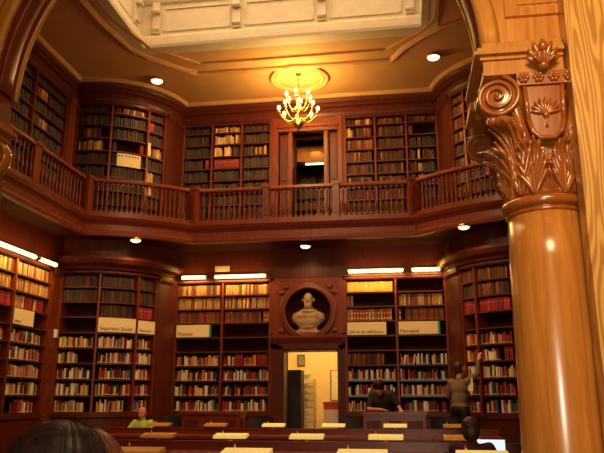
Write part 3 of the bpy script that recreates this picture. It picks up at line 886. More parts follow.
for i, (x0, x1, z0, z1, m, l) in enumerate(((-1.82, -1.42, 0.0, 0.36, SIGN, 'large tan storage box at the bottom behind the doorway'), (-1.80, -1.44, 0.36, 0.72, CREAMD, 'cream storage box in the middle of the stack behind the doorway'),
        (-1.78, -1.42, 0.72, 1.06, PAPER, 'white storage box under the red box'), (-1.79, -1.43, 1.06, 1.22, REDP, 'red box topmost on the stack beyond the doorway'))):
    t = thing('storage_box', l, 'box', ((x0+x1)/2, 15.3, z0), 'storage boxes stacked in the yellow room')
    b = MB(); b.box(x0, x1, 15.15, 15.5, z0, z1-0.03); b.build('box_body', m, t)
    b = MB(); b.box(x0-0.01, x1+0.01, 15.14, 15.51, z1-0.05, z1-0.002); b.build('lid', m, t)

# ------------------------------------------------------------------ balustrade
def baluster_mesh():
    b = MB()
    h = 0.60
    b.box(-0.022, 0.022, -0.022, 0.022, 0, 0.05); b.box(-0.022, 0.022, -0.022, 0.022, h-0.05, h)
    b.lathe([(0.018, 0.05), (0.012, 0.07), (0.022, 0.12), (0.026, 0.18), (0.016, 0.28), (0.012, 0.34), (0.018, 0.36), (0.012, 0.38), (0.015, 0.45), (0.020, 0.50), (0.012, 0.54), (0.018, h-0.05)], n=8)
    b.mats = [MW]
    return b.mesh('baluster')
BME = baluster_mesh()
def balustrade(label, path, nb, posts=(False, False)):
    mid = at(path, path_len(path)/2)[0]
    t = thing('balustrade', label, 'balustrade', (mid.x, mid.y, 4.76))
    b = MB(); b.sweep(path, [(-0.055, 5.44), (-0.065, 5.47), (-0.045, 5.52), (0.045, 5.52), (0.065, 5.47), (0.055, 5.44)]); b.build('handrail', MW, t)
    b = MB(); b.sweep(path, [(-0.05, 4.76), (-0.05, 4.84), (0.05, 4.84), (0.05, 4.76)]); b.build('base_rail', MW, t)
    L = path_len(path)
    for i in range(nb):
        q, d, n = at(path, 0.12+(L-0.24)*i/(nb-1))
        o = bpy.data.objects.new('baluster', BME); COL.objects.link(o); o.parent = t
        o.location = Vector((q.x, q.y, 4.84))-t.location
        o.rotation_euler = (0, 0, math.atan2(d.y, d.x))
    return t
def shorten(path, a, c):
    L = path_len(path); return [tuple(v) for v in subpath(path, a, L-c)]
balustrade('straight balustrade along the left side of the gallery', shorten([(-6.14, 6.5), (-6.10, 12.03)], 0, 0.11), 42)
balustrade('curved balustrade bulging round the left gallery corner', shorten(barc(), 0.11, 0.11), 19)
balustrade('long straight balustrade across the back of the gallery', shorten([(-4.25, 13.13), (0.29, 13.13)], 0.11, 0.11), 39)
balustrade('curved balustrade bulging round the right gallery corner', shorten(barc(True), 0.11, 0.11), 19)
balustrade('straight balustrade along the right side of the gallery', shorten([(2.14, 12.03), (2.18, 6.5)], 0.11, 0), 42)
for (x, y, a, l) in ((-6.10, 12.03, -8, 'left of the curved left balustrade'), (-4.25, 13.13, -20, 'where curved left balustrade meets the back one'),
                  (0.29, 13.13, 20, 'where the back balustrade meets the curved right one'), (2.14, 12.03, 8, 'right of the curved right balustrade'),
                  (-2.70, 13.13, 0, 'in the back balustrade left of the upper doorway'), (-1.26, 13.13, 0, 'in the back balustrade right of the upper doorway'), (-6.12, 10.15, 0, 'in the left balustrade')):
    t = thing('newel_post', 'square red wood newel post '+l, 'post', (x, y, 4.76), local=True, rz=R(a))
    w = 0.13 if l.startswith(('left of', 'where', 'right of')) else 0.06
    b = MB(); b.box(-w, w, -0.10, 0.10, 0, 0.72); b.build('post_body', MW, t)
    b = MB(); b.box(-w-0.02, w+0.02, -0.12, 0.12, 0.72, 0.79); b.build('cap', MW, t)
    b = MB(); b.box(-w*0.6, w*0.6, -0.115, -0.10, 0.12, 0.60); b.build('raised_panel', DW, t)

# ------------------------------------------------------------------ signs
def text_mesh(body, size, m, ext=0.001):
    cu = bpy.data.curves.new('t', 'FONT'); cu.body = body; cu.size = size; cu.extrude = ext
    cu.align_x = 'LEFT'; cu.align_y = 'BOTTOM_BASELINE'
    o = bpy.data.objects.new('t', cu); COL.objects.link(o)
    dg = bpy.context.evaluated_depsgraph_get(); dg.update()
    me = bpy.data.meshes.new_from_object(o.evaluated_get(dg))
    bpy.data.objects.remove(o, do_unlink=True)
    me.materials.clear(); me.materials.append(m)
    for p in me.polygons: p.material_index = 0
    return me
def sign(name, label, path, s0, s1, z0, z1, txt, tsize, edge=None, off=0.012):
    P = subpath(path, s0, s1)
    q, d, n = at(path, s0)
    t = thing(name, label, 'sign', (q.x+n.x*off, q.y+n.y*off, z0))
    b = MB(); b.sweep(P, [(off-0.004, z0), (off, z0), (off, z1), (off-0.004, z1)]); b.build('card', SIGN, t)
    if edge:
        L = path_len(path)
        e0 = s1; b = MB(); b.sweep(subpath(path, s1+0.002, s1+0.045), [(off-0.004, z0), (off, z0), (off, z1), (off-0.004, z1)]); b.build('edge_strip', edge, t)
    if txt:
        me = text_mesh(txt, tsize, INK)
        # bend along the path
        for v in me.vertices:
            qq, dd, nn = at(path, s0+0.03+v.co.x)
            w = Vector((qq.x, qq.y, 0))+Vector((nn.x, nn.y, 0))*(off+0.002+v.co.z)
            v.co = Vector((w.x, w.y, z0+0.035+v.co.y))
        o = bpy.data.objects.new('lettering', me); COL.objects.link(o); o.parent = t
        o.matrix_parent_inverse = Matrix.Translation(-Vector(t.location))
    return t
z0s, z1s = 2.545, 2.80
sign('shelf_sign', 'cream section sign with green right edge left of the doorway', line(-4.83, -3.80), 0.04, 0.76, z0s, z1s, 'Financer', 0.10, GREEN)
sign('shelf_sign', 'cream reference section sign just right of the bust', line(-1.20, -0.15), 0.05, 0.84, z0s, z1s, 'Obres de referència', 0.085)
sign('shelf_sign', 'cream sign reading Mercantil with teal right edge', line(-0.15, 0.87), 0.04, 0.82, z0s, z1s, 'Mercantil', 0.10, TEAL)
pc = arc(-69, -42, n=6)
sign('shelf_sign', 'wide curved cream sign reading Seguretat Social in the left corner', pc, 0.02, path_len(pc)-0.03, z0s, z1s+0.02, 'Seguretat Social', 0.098)
pc = arc(-42, -26, n=5)
sign('shelf_sign', 'narrower curved cream sign at the right of the left corner bookcase', pc, 0.02, path_len(pc)-0.03, z0s, z1s, 'General', 0.085)
sign('shelf_sign', 'square cream sign on the left wall bookcase below red volumes', [(LX, 10.9), (LX, 12.14)], 0.04, 0.70, z0s, z1s+0.02, 'Laboral', 0.07)
pc = arc(-69, -42, n=6)
t = sign('shelf_notice', 'cream card with a row of small dark marks on the left gallery bookcase', pc, 0.15, 0.64, 5.96, 6.24, None, 0.05)
b = MB()
for k in range(7):
    qq, dd, nn = at(pc, 0.19+k*0.062+(0.02 if k > 1 else 0))
    b.obox(Vector((qq.x+nn.x*0.014, qq.y+nn.y*0.014, 6.19)), Vector((dd.x, dd.y, 0)), Vector((nn.x, nn.y, 0)), Z, 0.016, 0.002, 0.016)
b.build('dark_marks', INK, t)
b = MB(); b.obox((-5.235, 13.0, 6.43), Vector((.7, .7, 0)), Vector((.7, -.7, 0)), Z, 0.03, 0.01, 0.15)
tag(b.build('bookmark_card', SIGN), 'tall narrow cream card above the notice in the left gallery corner', 'card')
# small plate on frieze, wall switch
b = MB(); b.box(-3.98, -3.66, YB-0.035, YB-0.02, 3.93, 4.05)
for k in range(5): b.box(-3.95+k*.058, -3.92+k*.058, YB-0.04, YB-0.035, 3.95, 4.03)
tag(b.build('wall_plate', CREAMD), 'small pale ribbed plate on the frieze above the tube lights', 'plate')
b = MB(); b.box(-6.67, -6.63, 12.33, 12.42, 2.42, 2.58); b.box(-6.63, -6.62, 12.35, 12.40, 2.48, 2.53)
tag(b.build('wall_switch', WHITE), 'small white switch on the pilaster left of the curved corner', 'switch')

# ------------------------------------------------------------------ lights: objects
def lamp(kind, loc, energy, color, size=0.1, rot=None, sy=None, spot=None):
    ld = bpy.data.lights.new('light', kind); ld.energy = energy; ld.color = color
    if kind == 'AREA':
        ld.size = size
        if sy: ld.shape = 'RECTANGLE'; ld.size_y = sy
    else: ld.shadow_soft_size = size
    if kind == 'SPOT': ld.spot_size = spot or R(120); ld.spot_blend = 0.8
    o = bpy.data.objects.new('light', ld); COL.objects.link(o); o.location = loc
    if rot: o.rotation_euler = rot
    o['kind'] = 'light'
    return o
WARM = (1.0, 0.60, 0.22); WARM2 = (1.0, 0.50, 0.16)
def tube_lamp(label, p0, p1, n, group='tube lights over the lower bookcases', e=14):
    p0 = Vector(p0); p1 = Vector(p1); n = Vector(n); d = (p1-p0).normalized(); m = (p0+p1)/2; L = (p1-p0).length
    t = thing('tube_light', label, 'lamp', tuple(m), group)
    b = MB(); b.obox(m-n*0.05+Z*0.035, d, n, Z, L/2+0.03, 0.05, 0.015); b.build('housing', BRASS, t)
    b = MB(); b.tube([p0, p1], 0.040, 12); b.build('tube', G_TUBE, t)
    q = lamp('AREA', tuple(m+n*0.03-Z*0.045), 13*L, (1.0, 0.60, 0.18), L, None, 0.07)
    q.rotation_euler = Matrix((d, (-n*0.35-Z).cross(d).normalized()*-1, (n*0.35+Z).normalized())).transposed().to_euler()
    q2 = lamp('AREA', tuple(m+n*0.05+Z*0.0), 7*L, (1.0, 0.60, 0.18), L, None, 0.05)
    q2.rotation_euler = Matrix((d, (n*0.8-Z*0.6).cross(d).normalized(), (n*0.8-Z*0.6).normalized())).transposed().to_euler()
    for p in (p0, p1):
        b = MB(); b.obox(p+Z*0.01, d, n, Z, 0.012, 0.035, 0.035); b.build('end_cap', BRASS, t)
    return t
yt = YB-0.12
tube_lamp('short tube light left over the bookcase left of the doorway', (-4.68, yt, 3.80), (-4.15, yt, 3.80), (0, -1, 0))
tube_lamp('long tube light over the bookcase left of the doorway', (-3.95, yt, 3.80), (-2.85, yt, 3.80), (0, -1, 0))
tube_lamp('long tube light over the bookcase right of the doorway', (-1.10, yt, 3.84), (0.02, yt, 3.84), (0, -1, 0))
tube_lamp('short tube light at the right end over the bookcase right of the doorway', (0.20, yt, 3.84), (0.76, yt, 3.84), (0, -1, 0))
tube_lamp('long tube light on the left wall over the bookcase', (-6.55, 9.9, 3.76), (-6.55, 11.2, 3.76), (1, 0, 0))
tube_lamp('short tube light at the far end of the left wall', (-6.55, 11.36, 3.76), (-6.55, 11.95, 3.76), (1, 0, 0))

def downlight(label, x, y, z, group, r=0.14):
    t = thing('ceiling_spotlight', label, 'lamp', (x, y, z), group)
    b = MB(); b.lathe([(r*0.5, 0), (r*0.9, -0.02), (r, -0.05), (r*0.97, -0.07), (r*0.9, -0.07), (r*0.85, -0.04)], (x, y, z), 24); b.build('brass_ring', BRASS, t)
    b = MB(); b.ell((x, y, z-0.065), (r*0.86, r*0.86, 0.05), n=20, m=8); b.build('glass_dome', G_SPOT, t)
for a in (('round ceiling spotlight over the left gallery corner', -4.96, 12.52, ZC), ('round ceiling spotlight over the right gallery corner', 0.76, 12.34, ZC)):
    downlight(*a, 'round lights on the main ceiling')
    lamp('SPOT', (a[1], a[2], a[3]-0.16), 60, WARM, 0.08, (0, 0, 0), spot=R(150))
for a in (('round light under the gallery in the left corner', -5.17, 12.42, 4.375), ('round light under the gallery above the bust', -1.94, 13.45, 4.375), ('round light under the gallery in the right corner', 1.14, 12.30, 4.375)):
    downlight(*a, 'round lights under the gallery', r=0.12)
    lamp('SPOT', (a[1], a[2], a[3]-0.16), 26, WARM, 0.08, (0, 0, 0), spot=R(160))

# chandelier
ccx, ccy = -1.98, 12.75
ch = thing('chandelier', 'brass chandelier with glowing bulbs hanging in front of the upper doorway', 'chandelier', (ccx, ccy, ZC))
b = MB(); b.lathe([(0.01, 0.0), (0.07, 0), (0.06, -0.03), (0.02, -0.06), (0.012, -0.08)], (ccx, ccy, ZC), 16); b.build('ceiling_canopy', BRASS, ch)
b = MB(); b.tube([(ccx, ccy, ZC-0.05), (ccx, ccy, 7.30)], 0.010, 8)
b.build('chain', BRASS, ch)
b = MB(); b.lathe([(0.01, 7.34), (0.03, 7.30), (0.015, 7.26), (0.03, 7.20), (0.05, 7.16), (0.03, 7.10), (0.018, 7.04), (0.035, 6.98), (0.03, 6.92), (0.05, 6.88), (0.02, 6.84), (0.05, 6.80), (0.095, 6.74), (0.10, 6.69), (0.07, 6.63), (0.02, 6.59), (0.015, 6.55), (0.002, 6.54)], (ccx, ccy, 0), 20); b.build('stem', BRASS, ch)
for tier, (n, rad, zj, zt, ph) in enumerate(((8, 0.40, 6.86, 6.92, 0.2), (6, 0.26, 7.10, 7.20, 0.5))):
    for k in range(n):
        a = 2*PI*k/n+ph; dv = Vector((math.cos(a), math.sin(a), 0)); c = Vector((ccx, ccy, 0))
        path = [c+dv*(0.03+(rad-0.03)*u)+Z*(zj-0.11*math.sin(u*PI*1.1)+(zt-zj)*u**2) for u in [i/10 for i in range(11)]]
        b = MB(); b.tube(path, 0.009, 6); arm = b.build('arm', BRASS, ch)
        e = path[-1]
        b = MB(); b.lathe([(0.005, -0.01), (0.035, 0.0), (0.04, 0.012), (0.015, 0.016), (0.013, 0.06), (0.012, 0.07)], tuple(e), 10); b.build('candle_cup', BRASS, arm)
        b = MB(); b.ell(e+Z*0.105, (0.038, 0.038, 0.052), n=10, m=8); b.build('bulb', G_BULB, arm)
lamp('POINT', (ccx, ccy, 7.15), 155, (1.0, 0.62, 0.17), 0.25)
lamp('POINT', (ccx, ccy-0.5, 6.8), 60, WARM, 0.2)

# skylight, rooms beyond the doorways, added column fill, camera flash, added room fill
lamp('AREA', ((OX0+OX1)/2, (OY0+OY1)/2, 9.35), 170, (1.0, 0.66, 0.34), OX1-OX0-0.4, (0, 0, 0), OY1-OY0-0.4)
lamp('AREA', (-1.9, 14.9, 6.9), 1, WARM, 0.2, (0, 0, 0))
lamp('POINT', (-2.0, 15.4, 2.8), 60, (1.0, 0.78, 0.38), 0.2)
lamp('AREA', (0.7, 1.3, 3.9), 95, (1.0, 0.68, 0.32), 0.9, (R(62), 0, R(-4)))  # unseen lamp added to brighten the column and its capital
lamp('AREA', (0.06, -0.12, 1.36), 50, (1.0, 0.84, 0.62), 0.26, (R(90), 0, R(-8)), 0.6)
lamp('SPOT', (-2.0, 6.3, 7.3), 620, (1.0, 0.62, 0.30), 0.35, (R(57), 0, 0), spot=R(95))  # unseen spot added as fill for the back wall and lower shelves

w = bpy.data.worlds.new('world'); C.world = w; w.use_nodes = True
w.node_tree.nodes['Background'].inputs['Color'].default_value = (1.0, 0.42, 0.16, 1)
w.node_tree.nodes['Background'].inputs['Strength'].default_value = 0.08

# ------------------------------------------------------------------ arch wall in the foreground
AY0, AY1 = 4.18, 4.45
acx, aa, ab, az = -1.165, 1.74, 1.74, 3.48
def arch_pts(y, da=0.0, n=40):
    return [(acx-(aa+da)*math.cos(PI*k/n), y, az+(ab+da)*math.sin(PI*k/n)) for k in range(n+1)]
b = MB(); b.mat(OAK)
for (y, fl) in ((AY0, 1), (AY1, 0)):
    p = arch_pts(y); n = len(p)
    out = []
    for q in p:
        # radial projection to a rectangle x -7.2..4.2, z top 8.3
        d = Vector((q[0]-acx, q[2]-az)); tx = (5.6/abs(d.x)) if abs(d.x) > 1e-4 else 1e9; tz = (4.7/d.y) if d.y > 1e-4 else 1e9
        k = min(tx, tz); out.append((acx+d.x*k, y, az+d.y*k))
    b.add(p+out, [(i, i+1, n+i+1, n+i) for i in range(n-1)], False)
p0, p1 = arch_pts(AY0), arch_pts(AY1)
b.add(p0+p1, [(i, i+1, len(p0)+i+1, len(p0)+i) for i in range(len(p0)-1)], True)
b.mats.append(MW)
for i_ in range(len(b.f)-(len(p0)-1), len(b.f)): b.mi[i_] = 1
b.mats[0:0] = []
struct(b.build('wall_arch', OAK), 'golden oak arch wall framing the view into the reading room')
b = MB()
for y, dy in ((AY0, -0.04), (AY1, 0.04)):
    rings = []
    for k in range(41):
        a = PI*k/40; ca, sa = -math.cos(a), math.sin(a)
        rings.append([(acx+ca*(aa+o), y+h, az+sa*(ab+o)) for o, h in ((-0.012, 0), (-0.012, dy), (0.03, dy*1.4), (0.06, dy*0.8), (0.08, dy*1.2), (0.11, dy*0.6), (0.12, 0))])
    b.ring(rings)
struct(b.build('trim_24', OAKR), 'curved moulding along the edge of the foreground arch')
b = MB()
rings = []
for k in range(41):
    a = PI*k/40; ca, sa = -math.cos(a), math.sin(a)
    rings.append([(acx+ca*(aa+o), y, az+sa*(ab+o)) for o, y in ((0.0, 4.23), (-0.02, 4.25), (-0.02, 4.38), (0.0, 4.40))])
b.ring(rings)
struct(b.build('trim_25', MW), 'raised panel band under the foreground arch')
# piers under arch
b = MB(); b.box(0.94, 1.5, 4.75, 5.35, 0, 3.9); struct(b.build('wall_pier_right', OAKR), 'golden oak pier behind the right column')
b = MB(); b.box(-6.76, -3.35, AY0, AY1, 0, 3.48); b.box(-3.35, -2.92, 4.30, AY1, 2.6, 3.48); b.mats = [MW]
struct(b.build('wall_pier_left', MW), 'wooden pier at the left edge')
b = MB(); b.box(1.072, 1.38, 4.02, 4.16, 0, 6); b.box(1.38, 2.6, 4.15, 4.42, 0, 6)
struct(b.build('wall_pilaster_right', OAK2), 'flat oak pilaster with strong cathedral grain beside the column')
b = MB(); b.box(1.44, 2.3, 4.12, 4.16, 3.36, 3.40); b.box(1.44, 2.3, 4.10, 4.16, 2.9, 2.93); struct(b.build('trim_26', OAK), 'panel moulding at the right edge')
# spandrel panel
b = MB()
for (x0, x1, z0, z1) in ((0.79, 1.07, 3.70, 3.76), (0.735, 0.79, 3.70, 5.2),):
    b.box(x0, x1, AY0-0.03, AY0, z0, z1)
b.box(0.84, 1.07, AY0-0.015, AY0, 3.79, 3.81); b.box(0.82, 0.84, AY0-0.015, AY0, 3.79, 5.2)
struct(b.build('trim_27', OAK), 'square moulded frame on the oak spandrel above the capital')

# ------------------------------------------------------------------ columns
def volute(b, c, r, n, up=Z, turns=2.6, th=0.10, flip=1):
    c = Vector(c); n = Vector(n).normalized(); sx = up.cross(n).normalized()*flip
    # backing drum
    N = 28
    rings = [[c+(sx*math.cos(2*PI*k/N)+up*math.sin(2*PI*k/N))*rr+n*h for k in range(N)] for rr, h in ((r*0.9, -th), (r*0.94, -th*0.5), (r*0.9, 0), (r*0.55, 0.004), (0.01, 0.012))]
    b.ring(rings)
    path = []; rad = []
    M = 70
    for i in range(M+1):
        t = i/M; a = PI/2-0.3 - t*turns*2*PI; rr = r*(1-t)**0.85*0.95+r*0.08
        path.append(c+(sx*math.cos(a)+up*math.sin(a))*rr+n*(0.012+0.02*t)); rad.append(r*0.115*(1-0.55*t))
    b.tube(path, rad, 8)
    b.ell(c+n*0.035, (r*0.12,)*3, n=10, m=6)
def leaf(b, c, ang, z0, h, wd, r0, r1, curl, seg=10, wseg=6):
    """acanthus leaf: a backing tongue plus fanned lobes whose tips roll outward"""
    def P(u, t, out=0.0):
        rr = r0+(r1-r0)*t**1.6 + curl*max(0, (t-0.6)/0.4)**2 + out
        zz = z0+h*t - 0.45*curl*max(0, (t-0.8)/0.2)**1.5
        a = ang+u*wd/rr
        return Vector((c[0]+rr*math.cos(a), c[1]+rr*math.sin(a), zz))
    wf = lambda t: 0.55+0.55*math.sin(min(1, t*1.1)*PI*0.8)
    rings = []
    for i in range(seg+1):
        t = i/seg*0.96; w_ = wf(t)*0.8
        rings.append([P(u*w_, t, 0.012*(1-abs(u))) for u in (-1, -.6, -.2, .2, .6, 1)] + [P(u*w_, t, -0.022) for u in (1, .6, .2, -.2, -.6, -1)])
    b.ring(rings)
    b.tube([P(0, t/10, 0.014+0.006*math.sin(t/10*PI)) for t in range(11)], [0.013-0.0006*t for t in range(11)], 7)
    for s_ in (-1, 1):
        for k, (tb, te, ue) in enumerate(((0.0, 0.38, 1.18), (0.0, 0.56, 1.22), (0.10, 0.74, 1.15), (0.22, 0.90, 0.92), (0.36, 1.0, 0.50))):
            pts = []; rad = []
            for q in range(9):
                v = q/8; t = tb+(te-tb)*v
                u = s_*(0.10+(ue-0.10)*v**1.5)*(0.9 if k < 4 else 1)
                pts.append(P(u, t, 0.012+0.030*v**3)); rad.append(0.007+0.013*math.sin(PI*min(1, v*0.86+0.06)))
            b.tube(pts, rad, 7); b.ell(pts[-1], (0.010,)*3, n=7, m=5)
def petal(b, base, dir_, n, L, w, th=0.014):
    base = Vector(base); d = Vector(dir_).normalized(); n = Vector(n).normalized(); s_ = d.cross(n)
    rot = Matrix((s_, n, d)).transposed()
    b.ell(base+d*L*0.5, (w, th, L*0.55), rot, n=8, m=8)
def column(label, cx, cy, rich=True, vol_sides=(-1, 1), top=3.60):
    c = (cx, cy)
    t = thing('column', label, 'column', (cx, cy, 0), 'columns carrying the foreground arch')
    b = MB(); b.lathe([(0.272, 0.22), (0.262, 0.5), (0.255, 1.0), (0.248, 1.6), (0.240, 2.1), (0.232, 2.40)], (cx, cy, 0), 48); b.build('shaft', OAK, t)
    b = MB(); b.box(cx-0.34, cx+0.34, cy-0.34, cy+0.34, 0, 0.10); b.lathe([(0.33, 0.10), (0.35, 0.13), (0.33, 0.17), (0.29, 0.18), (0.30, 0.21), (0.275, 0.24)], (cx, cy, 0), 40); b.build('base', OAK, t)
    b = MB(); b.lathe([(0.235, 2.385), (0.245, 2.39), (0.245, 2.405), (0.235, 2.41), (0.24, 2.42), (0.262, 2.425), (0.272, 2.445), (0.272, 2.46), (0.262, 2.48), (0.235, 2.49)], (cx, cy, 0), 40); b.build('astragal', CARV, t)
    cap = MB(); cap.lathe([(0.225, 2.48), (0.22, 2.7), (0.225, 2.9), (0.25, 3.08), (0.28, 3.16), (0.27, 3.2)], (cx, cy, 0), 32); cap = cap.build('capital_bell', CARV, t)
    def lf(*a):
        b = MB(); leaf(b, c, *a); b.build('acanthus_leaf', CARV, cap)
    for k in range(8):
        a = -PI/2+R(22.5)+k*PI/4
        lf(a, 2.49, 0.36, 0.080, 0.225, 0.250, 0.070)
    for k in range(4):
        a = -PI/4+k*PI/2
        lf(a, 2.50, 0.50, 0.11, 0.225, 0.30, 0.11)
    fy = cy-0.25
    # corner volutes
    for sx in vol_sides:
        for sy in ((-1,) if rich else (-1, 1)):
            n = Vector((sx*0.22, sy, 0)).normalized()
            b = MB(); volute(b, (cx+sx*0.285, cy+sy*0.29, 3.12), 0.135, n, th=0.12, flip=sx*sy)
            # stalk joining volute and bell
            b.tube([(cx+sx*0.10, cy+sy*0.24, 2.80), (cx+sx*0.16, cy+sy*0.27, 2.95), (cx+sx*0.19, cy+sy*0.27, 3.08), (cx+sx*0.21, cy+sy*0.26, 3.22)], [0.02, 0.035, 0.04, 0.03], 8)
            b.ell((cx+sx*0.26, cy+sy*0.29, 2.955), (0.07, 0.05, 0.035)); b.ell((cx+sx*0.32, cy+sy*0.28, 2.96), (0.04, 0.04, 0.03))
            b.build('volute', CARV, cap)
    for sy in (-1,) + ((1,) if not rich else ()):
        # shield tongue with palmette
        b = MB()
        y = cy+sy*0.29
        pts = [(-0.115, 3.18), (0.115, 3.18), (0.105, 2.95), (0.085, 2.87), (0.04, 2.83), (-0.04, 2.83), (-0.085, 2.87), (-0.105, 2.95)]
        def bend(z): return max(0, (z-2.83))*0.10
        v = [(cx+x, y+sy*bend(z)*-0 - 0.0, z) for x, z in pts] + [(cx+x*1.0, y-sy*0.10, z) for x, z in pts]
        nn = len(pts)
        b.add(v, [tuple(range(nn)), tuple(range(2*nn-1, nn-1, -1))]+[(i, (i+1) % nn, nn+(i+1) % nn, nn+i) for i in range(nn)], False)
        b.build('shield', CARV, cap)
        b = MB(); b.tube([(cx+x, y+sy*0.005, z) for x, z in pts[2:]+pts[:0]] , 0.016, 8)
        b.tube([(cx+0.115, y, 3.18), (cx+0.105, y, 2.95)], 0.016, 8); b.tube([(cx-0.115, y, 3.18), (cx-0.105, y, 2.95)], 0.016, 8)
        b.build('shield_rim', CARV, cap)
        b = MB()
        for k in range(9):
            a = R(-80+20*k)
            petal(b, (cx, y+sy*0.012, 2.99), (math.sin(a), 0, math.cos(a)), (0, sy, 0), 0.085+0.02*math.cos(a), 0.012, 0.014)
        b.ell((cx, y+sy*0.015, 2.98), (0.02, 0.015, 0.02)); b.tube([(cx, y+sy*0.01, 2.98), (cx, y+sy*0.01, 2.90)], 0.008, 6)
        b.build('palmette', CARV, cap)
        b = MB()
        for k in range(6):
            a = 2*PI*k/6; petal(b, (cx, cy+sy*0.252, 2.70), (math.cos(a), 0, math.sin(a)), (0, sy, 0), 0.04, 0.014, 0.015)
        b.ell((cx, cy+sy*0.262, 2.70), (0.016,)*3); b.tube([(cx, cy+sy*0.25, 2.66), (cx, cy+sy*0.245, 2.60)], 0.008, 6)
        b.build('drop_flower', CARV, cap)
        # abacus front with rosettes
        b = MB(); b.box(cx-0.16, cx+0.20, y-0.02 if sy < 0 else y-0.06, y+0.06 if sy < 0 else y+0.02, 3.185, 3.275); ba = b.build('rosette_band', CARV, cap)
        for k in range(4):
            rx = cx-0.12+k*0.092
            b = MB()
            for q in range(6):
                a = 2*PI*q/6; b.ell((rx+0.022*math.cos(a), y+sy*0.03, 3.23+0.022*math.sin(a)), (0.014, 0.014, 0.014), n=8, m=6)
            b.ell((rx, y+sy*0.036, 3.23), (0.010,)*3, n=8, m=6)
            b.build('rosette', CARV, ba)
        # fleuron
        b = MB()
        for k in range(7):
            a = R(-66+22*k)
            petal(b, (cx, y+sy*0.05, 3.30), (math.sin(a), sy*0.25, math.cos(a)), (0, sy, 0), 0.13+0.03*math.cos(a*2), 0.022, 0.022)
        for k in range(5):
            a = R(-60+30*k)
            petal(b, (cx, y+sy*0.08, 3.29), (math.sin(a), sy*0.5, math.cos(a)), (0, sy, 0), 0.085, 0.018, 0.02)
        b.ell((cx, y+sy*0.09, 3.41), (0.03, 0.03, 0.035)); b.ell((cx, y+sy*0.07, 3.29), (0.035, 0.03, 0.03))
        b.build('fleuron', CARV, cap)
    b = MB()
    x0, x1 = cx-0.36, cx+0.36
    if rich: x1 = 1.06
    for (o, z0, z1) in ((0.0, 3.27, 3.37), (0.02, 3.37, 3.395), (0.055, 3.395, 3.42), (0.035, 3.42, 3.45), (0.0, 3.45, 3.50)):
        b.box(x0-o, x1 if rich else x1+o, cy-0.30-o, cy+0.30+o, z0, z1)
    b.build('entablature_block', OAKR, t)
    return t
column('large glossy golden oak column with carved capital in the right foreground', 0.925, 4.42)
# scroll bracket capital behind the right column
t = thing('pilaster_capital', 'scroll capital at the left edge of the arch', 'capital', (-3.1, 4.3, 2.6))
b = MB(); volute(b, (-2.86, 4.16, 2.93), 0.145, (0.12, -1, 0), th=0.10, flip=-1); b.build('volute', CARV, t)
b = MB(); b.box(-3.3, -2.98, 4.1, 4.29, 2.6, 3.06); b.build('capital_block', CARV, t)
b = MB(); b.box(-3.3, -2.80, 4.04, 4.29, 3.06, 3.10); b.box(-3.3, -2.74, 3.99, 4.29, 3.10, 3.13); b.box(-3.3, -2.78, 4.04, 4.29, 3.13, 3.17); b.build('abacus', CARV, t)
t = thing('pilaster_capital', 'smaller scroll capital behind the large column capital', 'capital', (0.78, 5.2, 3.2))
b = MB(); volute(b, (0.655, 5.22, 3.20), 0.13, (-0.35, -1, 0), th=0.10, flip=1); b.build('volute', CARV, t)
b = MB(); b.box(0.76, 0.935, 5.16, 5.34, 2.98, 3.34); b.build('capital_block', CARV, t)
b = MB(); b.box(0.60, 0.935, 5.0, 5.34, 3.34, 3.40); b.box(0.56, 0.935, 4.96, 5.34, 3.40, 3.46); b.box(0.62, 0.935, 5.0, 5.34, 3.46, 3.60); b.build('abacus', OAKR, t)
b = MB(); leaf(b, (0.92, 5.3), R(-150), 2.78, 0.30, 0.05, 0.14, 0.18, 0.05); b.build('acanthus_leaf', CARV, t)

# ------------------------------------------------------------------ desks
def desk(label, x0, x1, y, seats):
    t = thing('reading_desk', label, 'desk', ((x0+x1)/2, y, 0), 'long reading desks')
    b = MB(); b.box(x0, x1, y-0.55, y+0.55, 0.67, 0.71); b.build('desktop', DESK, t)
    b = MB(); b.box(x0, x1, y-0.02, y+0.02, 0.71, 0.79); b.box(x0, x1, y-0.035, y+0.035, 0.79, 0.805); b.build('screen', DESK, t)
    b = MB(); b.box(x0+0.1, x1-0.1, y-0.5, y-0.47, 0.55, 0.67); b.box(x0+0.1, x1-0.1, y+0.47, y+0.5, 0.55, 0.67); b.build('apron', DESK, t)
    for x in (x0+0.08, (x0+x1)/2, x1-0.08):
        b = MB(); b.box(x-0.04, x+0.04, y-0.5, y+0.5, 0.0, 0.67); b.build('leg_panel', DESK, t)
    return t
ROWY = [11.45, 7.9, 5.45]
desk('long dark reading desk farthest from the camera', -5.0, 1.4, ROWY[0], 6)
desk('long dark reading desk in the middle of the room', -4.4, 1.6, ROWY[1], 5)
desk('long dark reading desk nearest the arch', -3.4, 0.86, ROWY[2], 4)
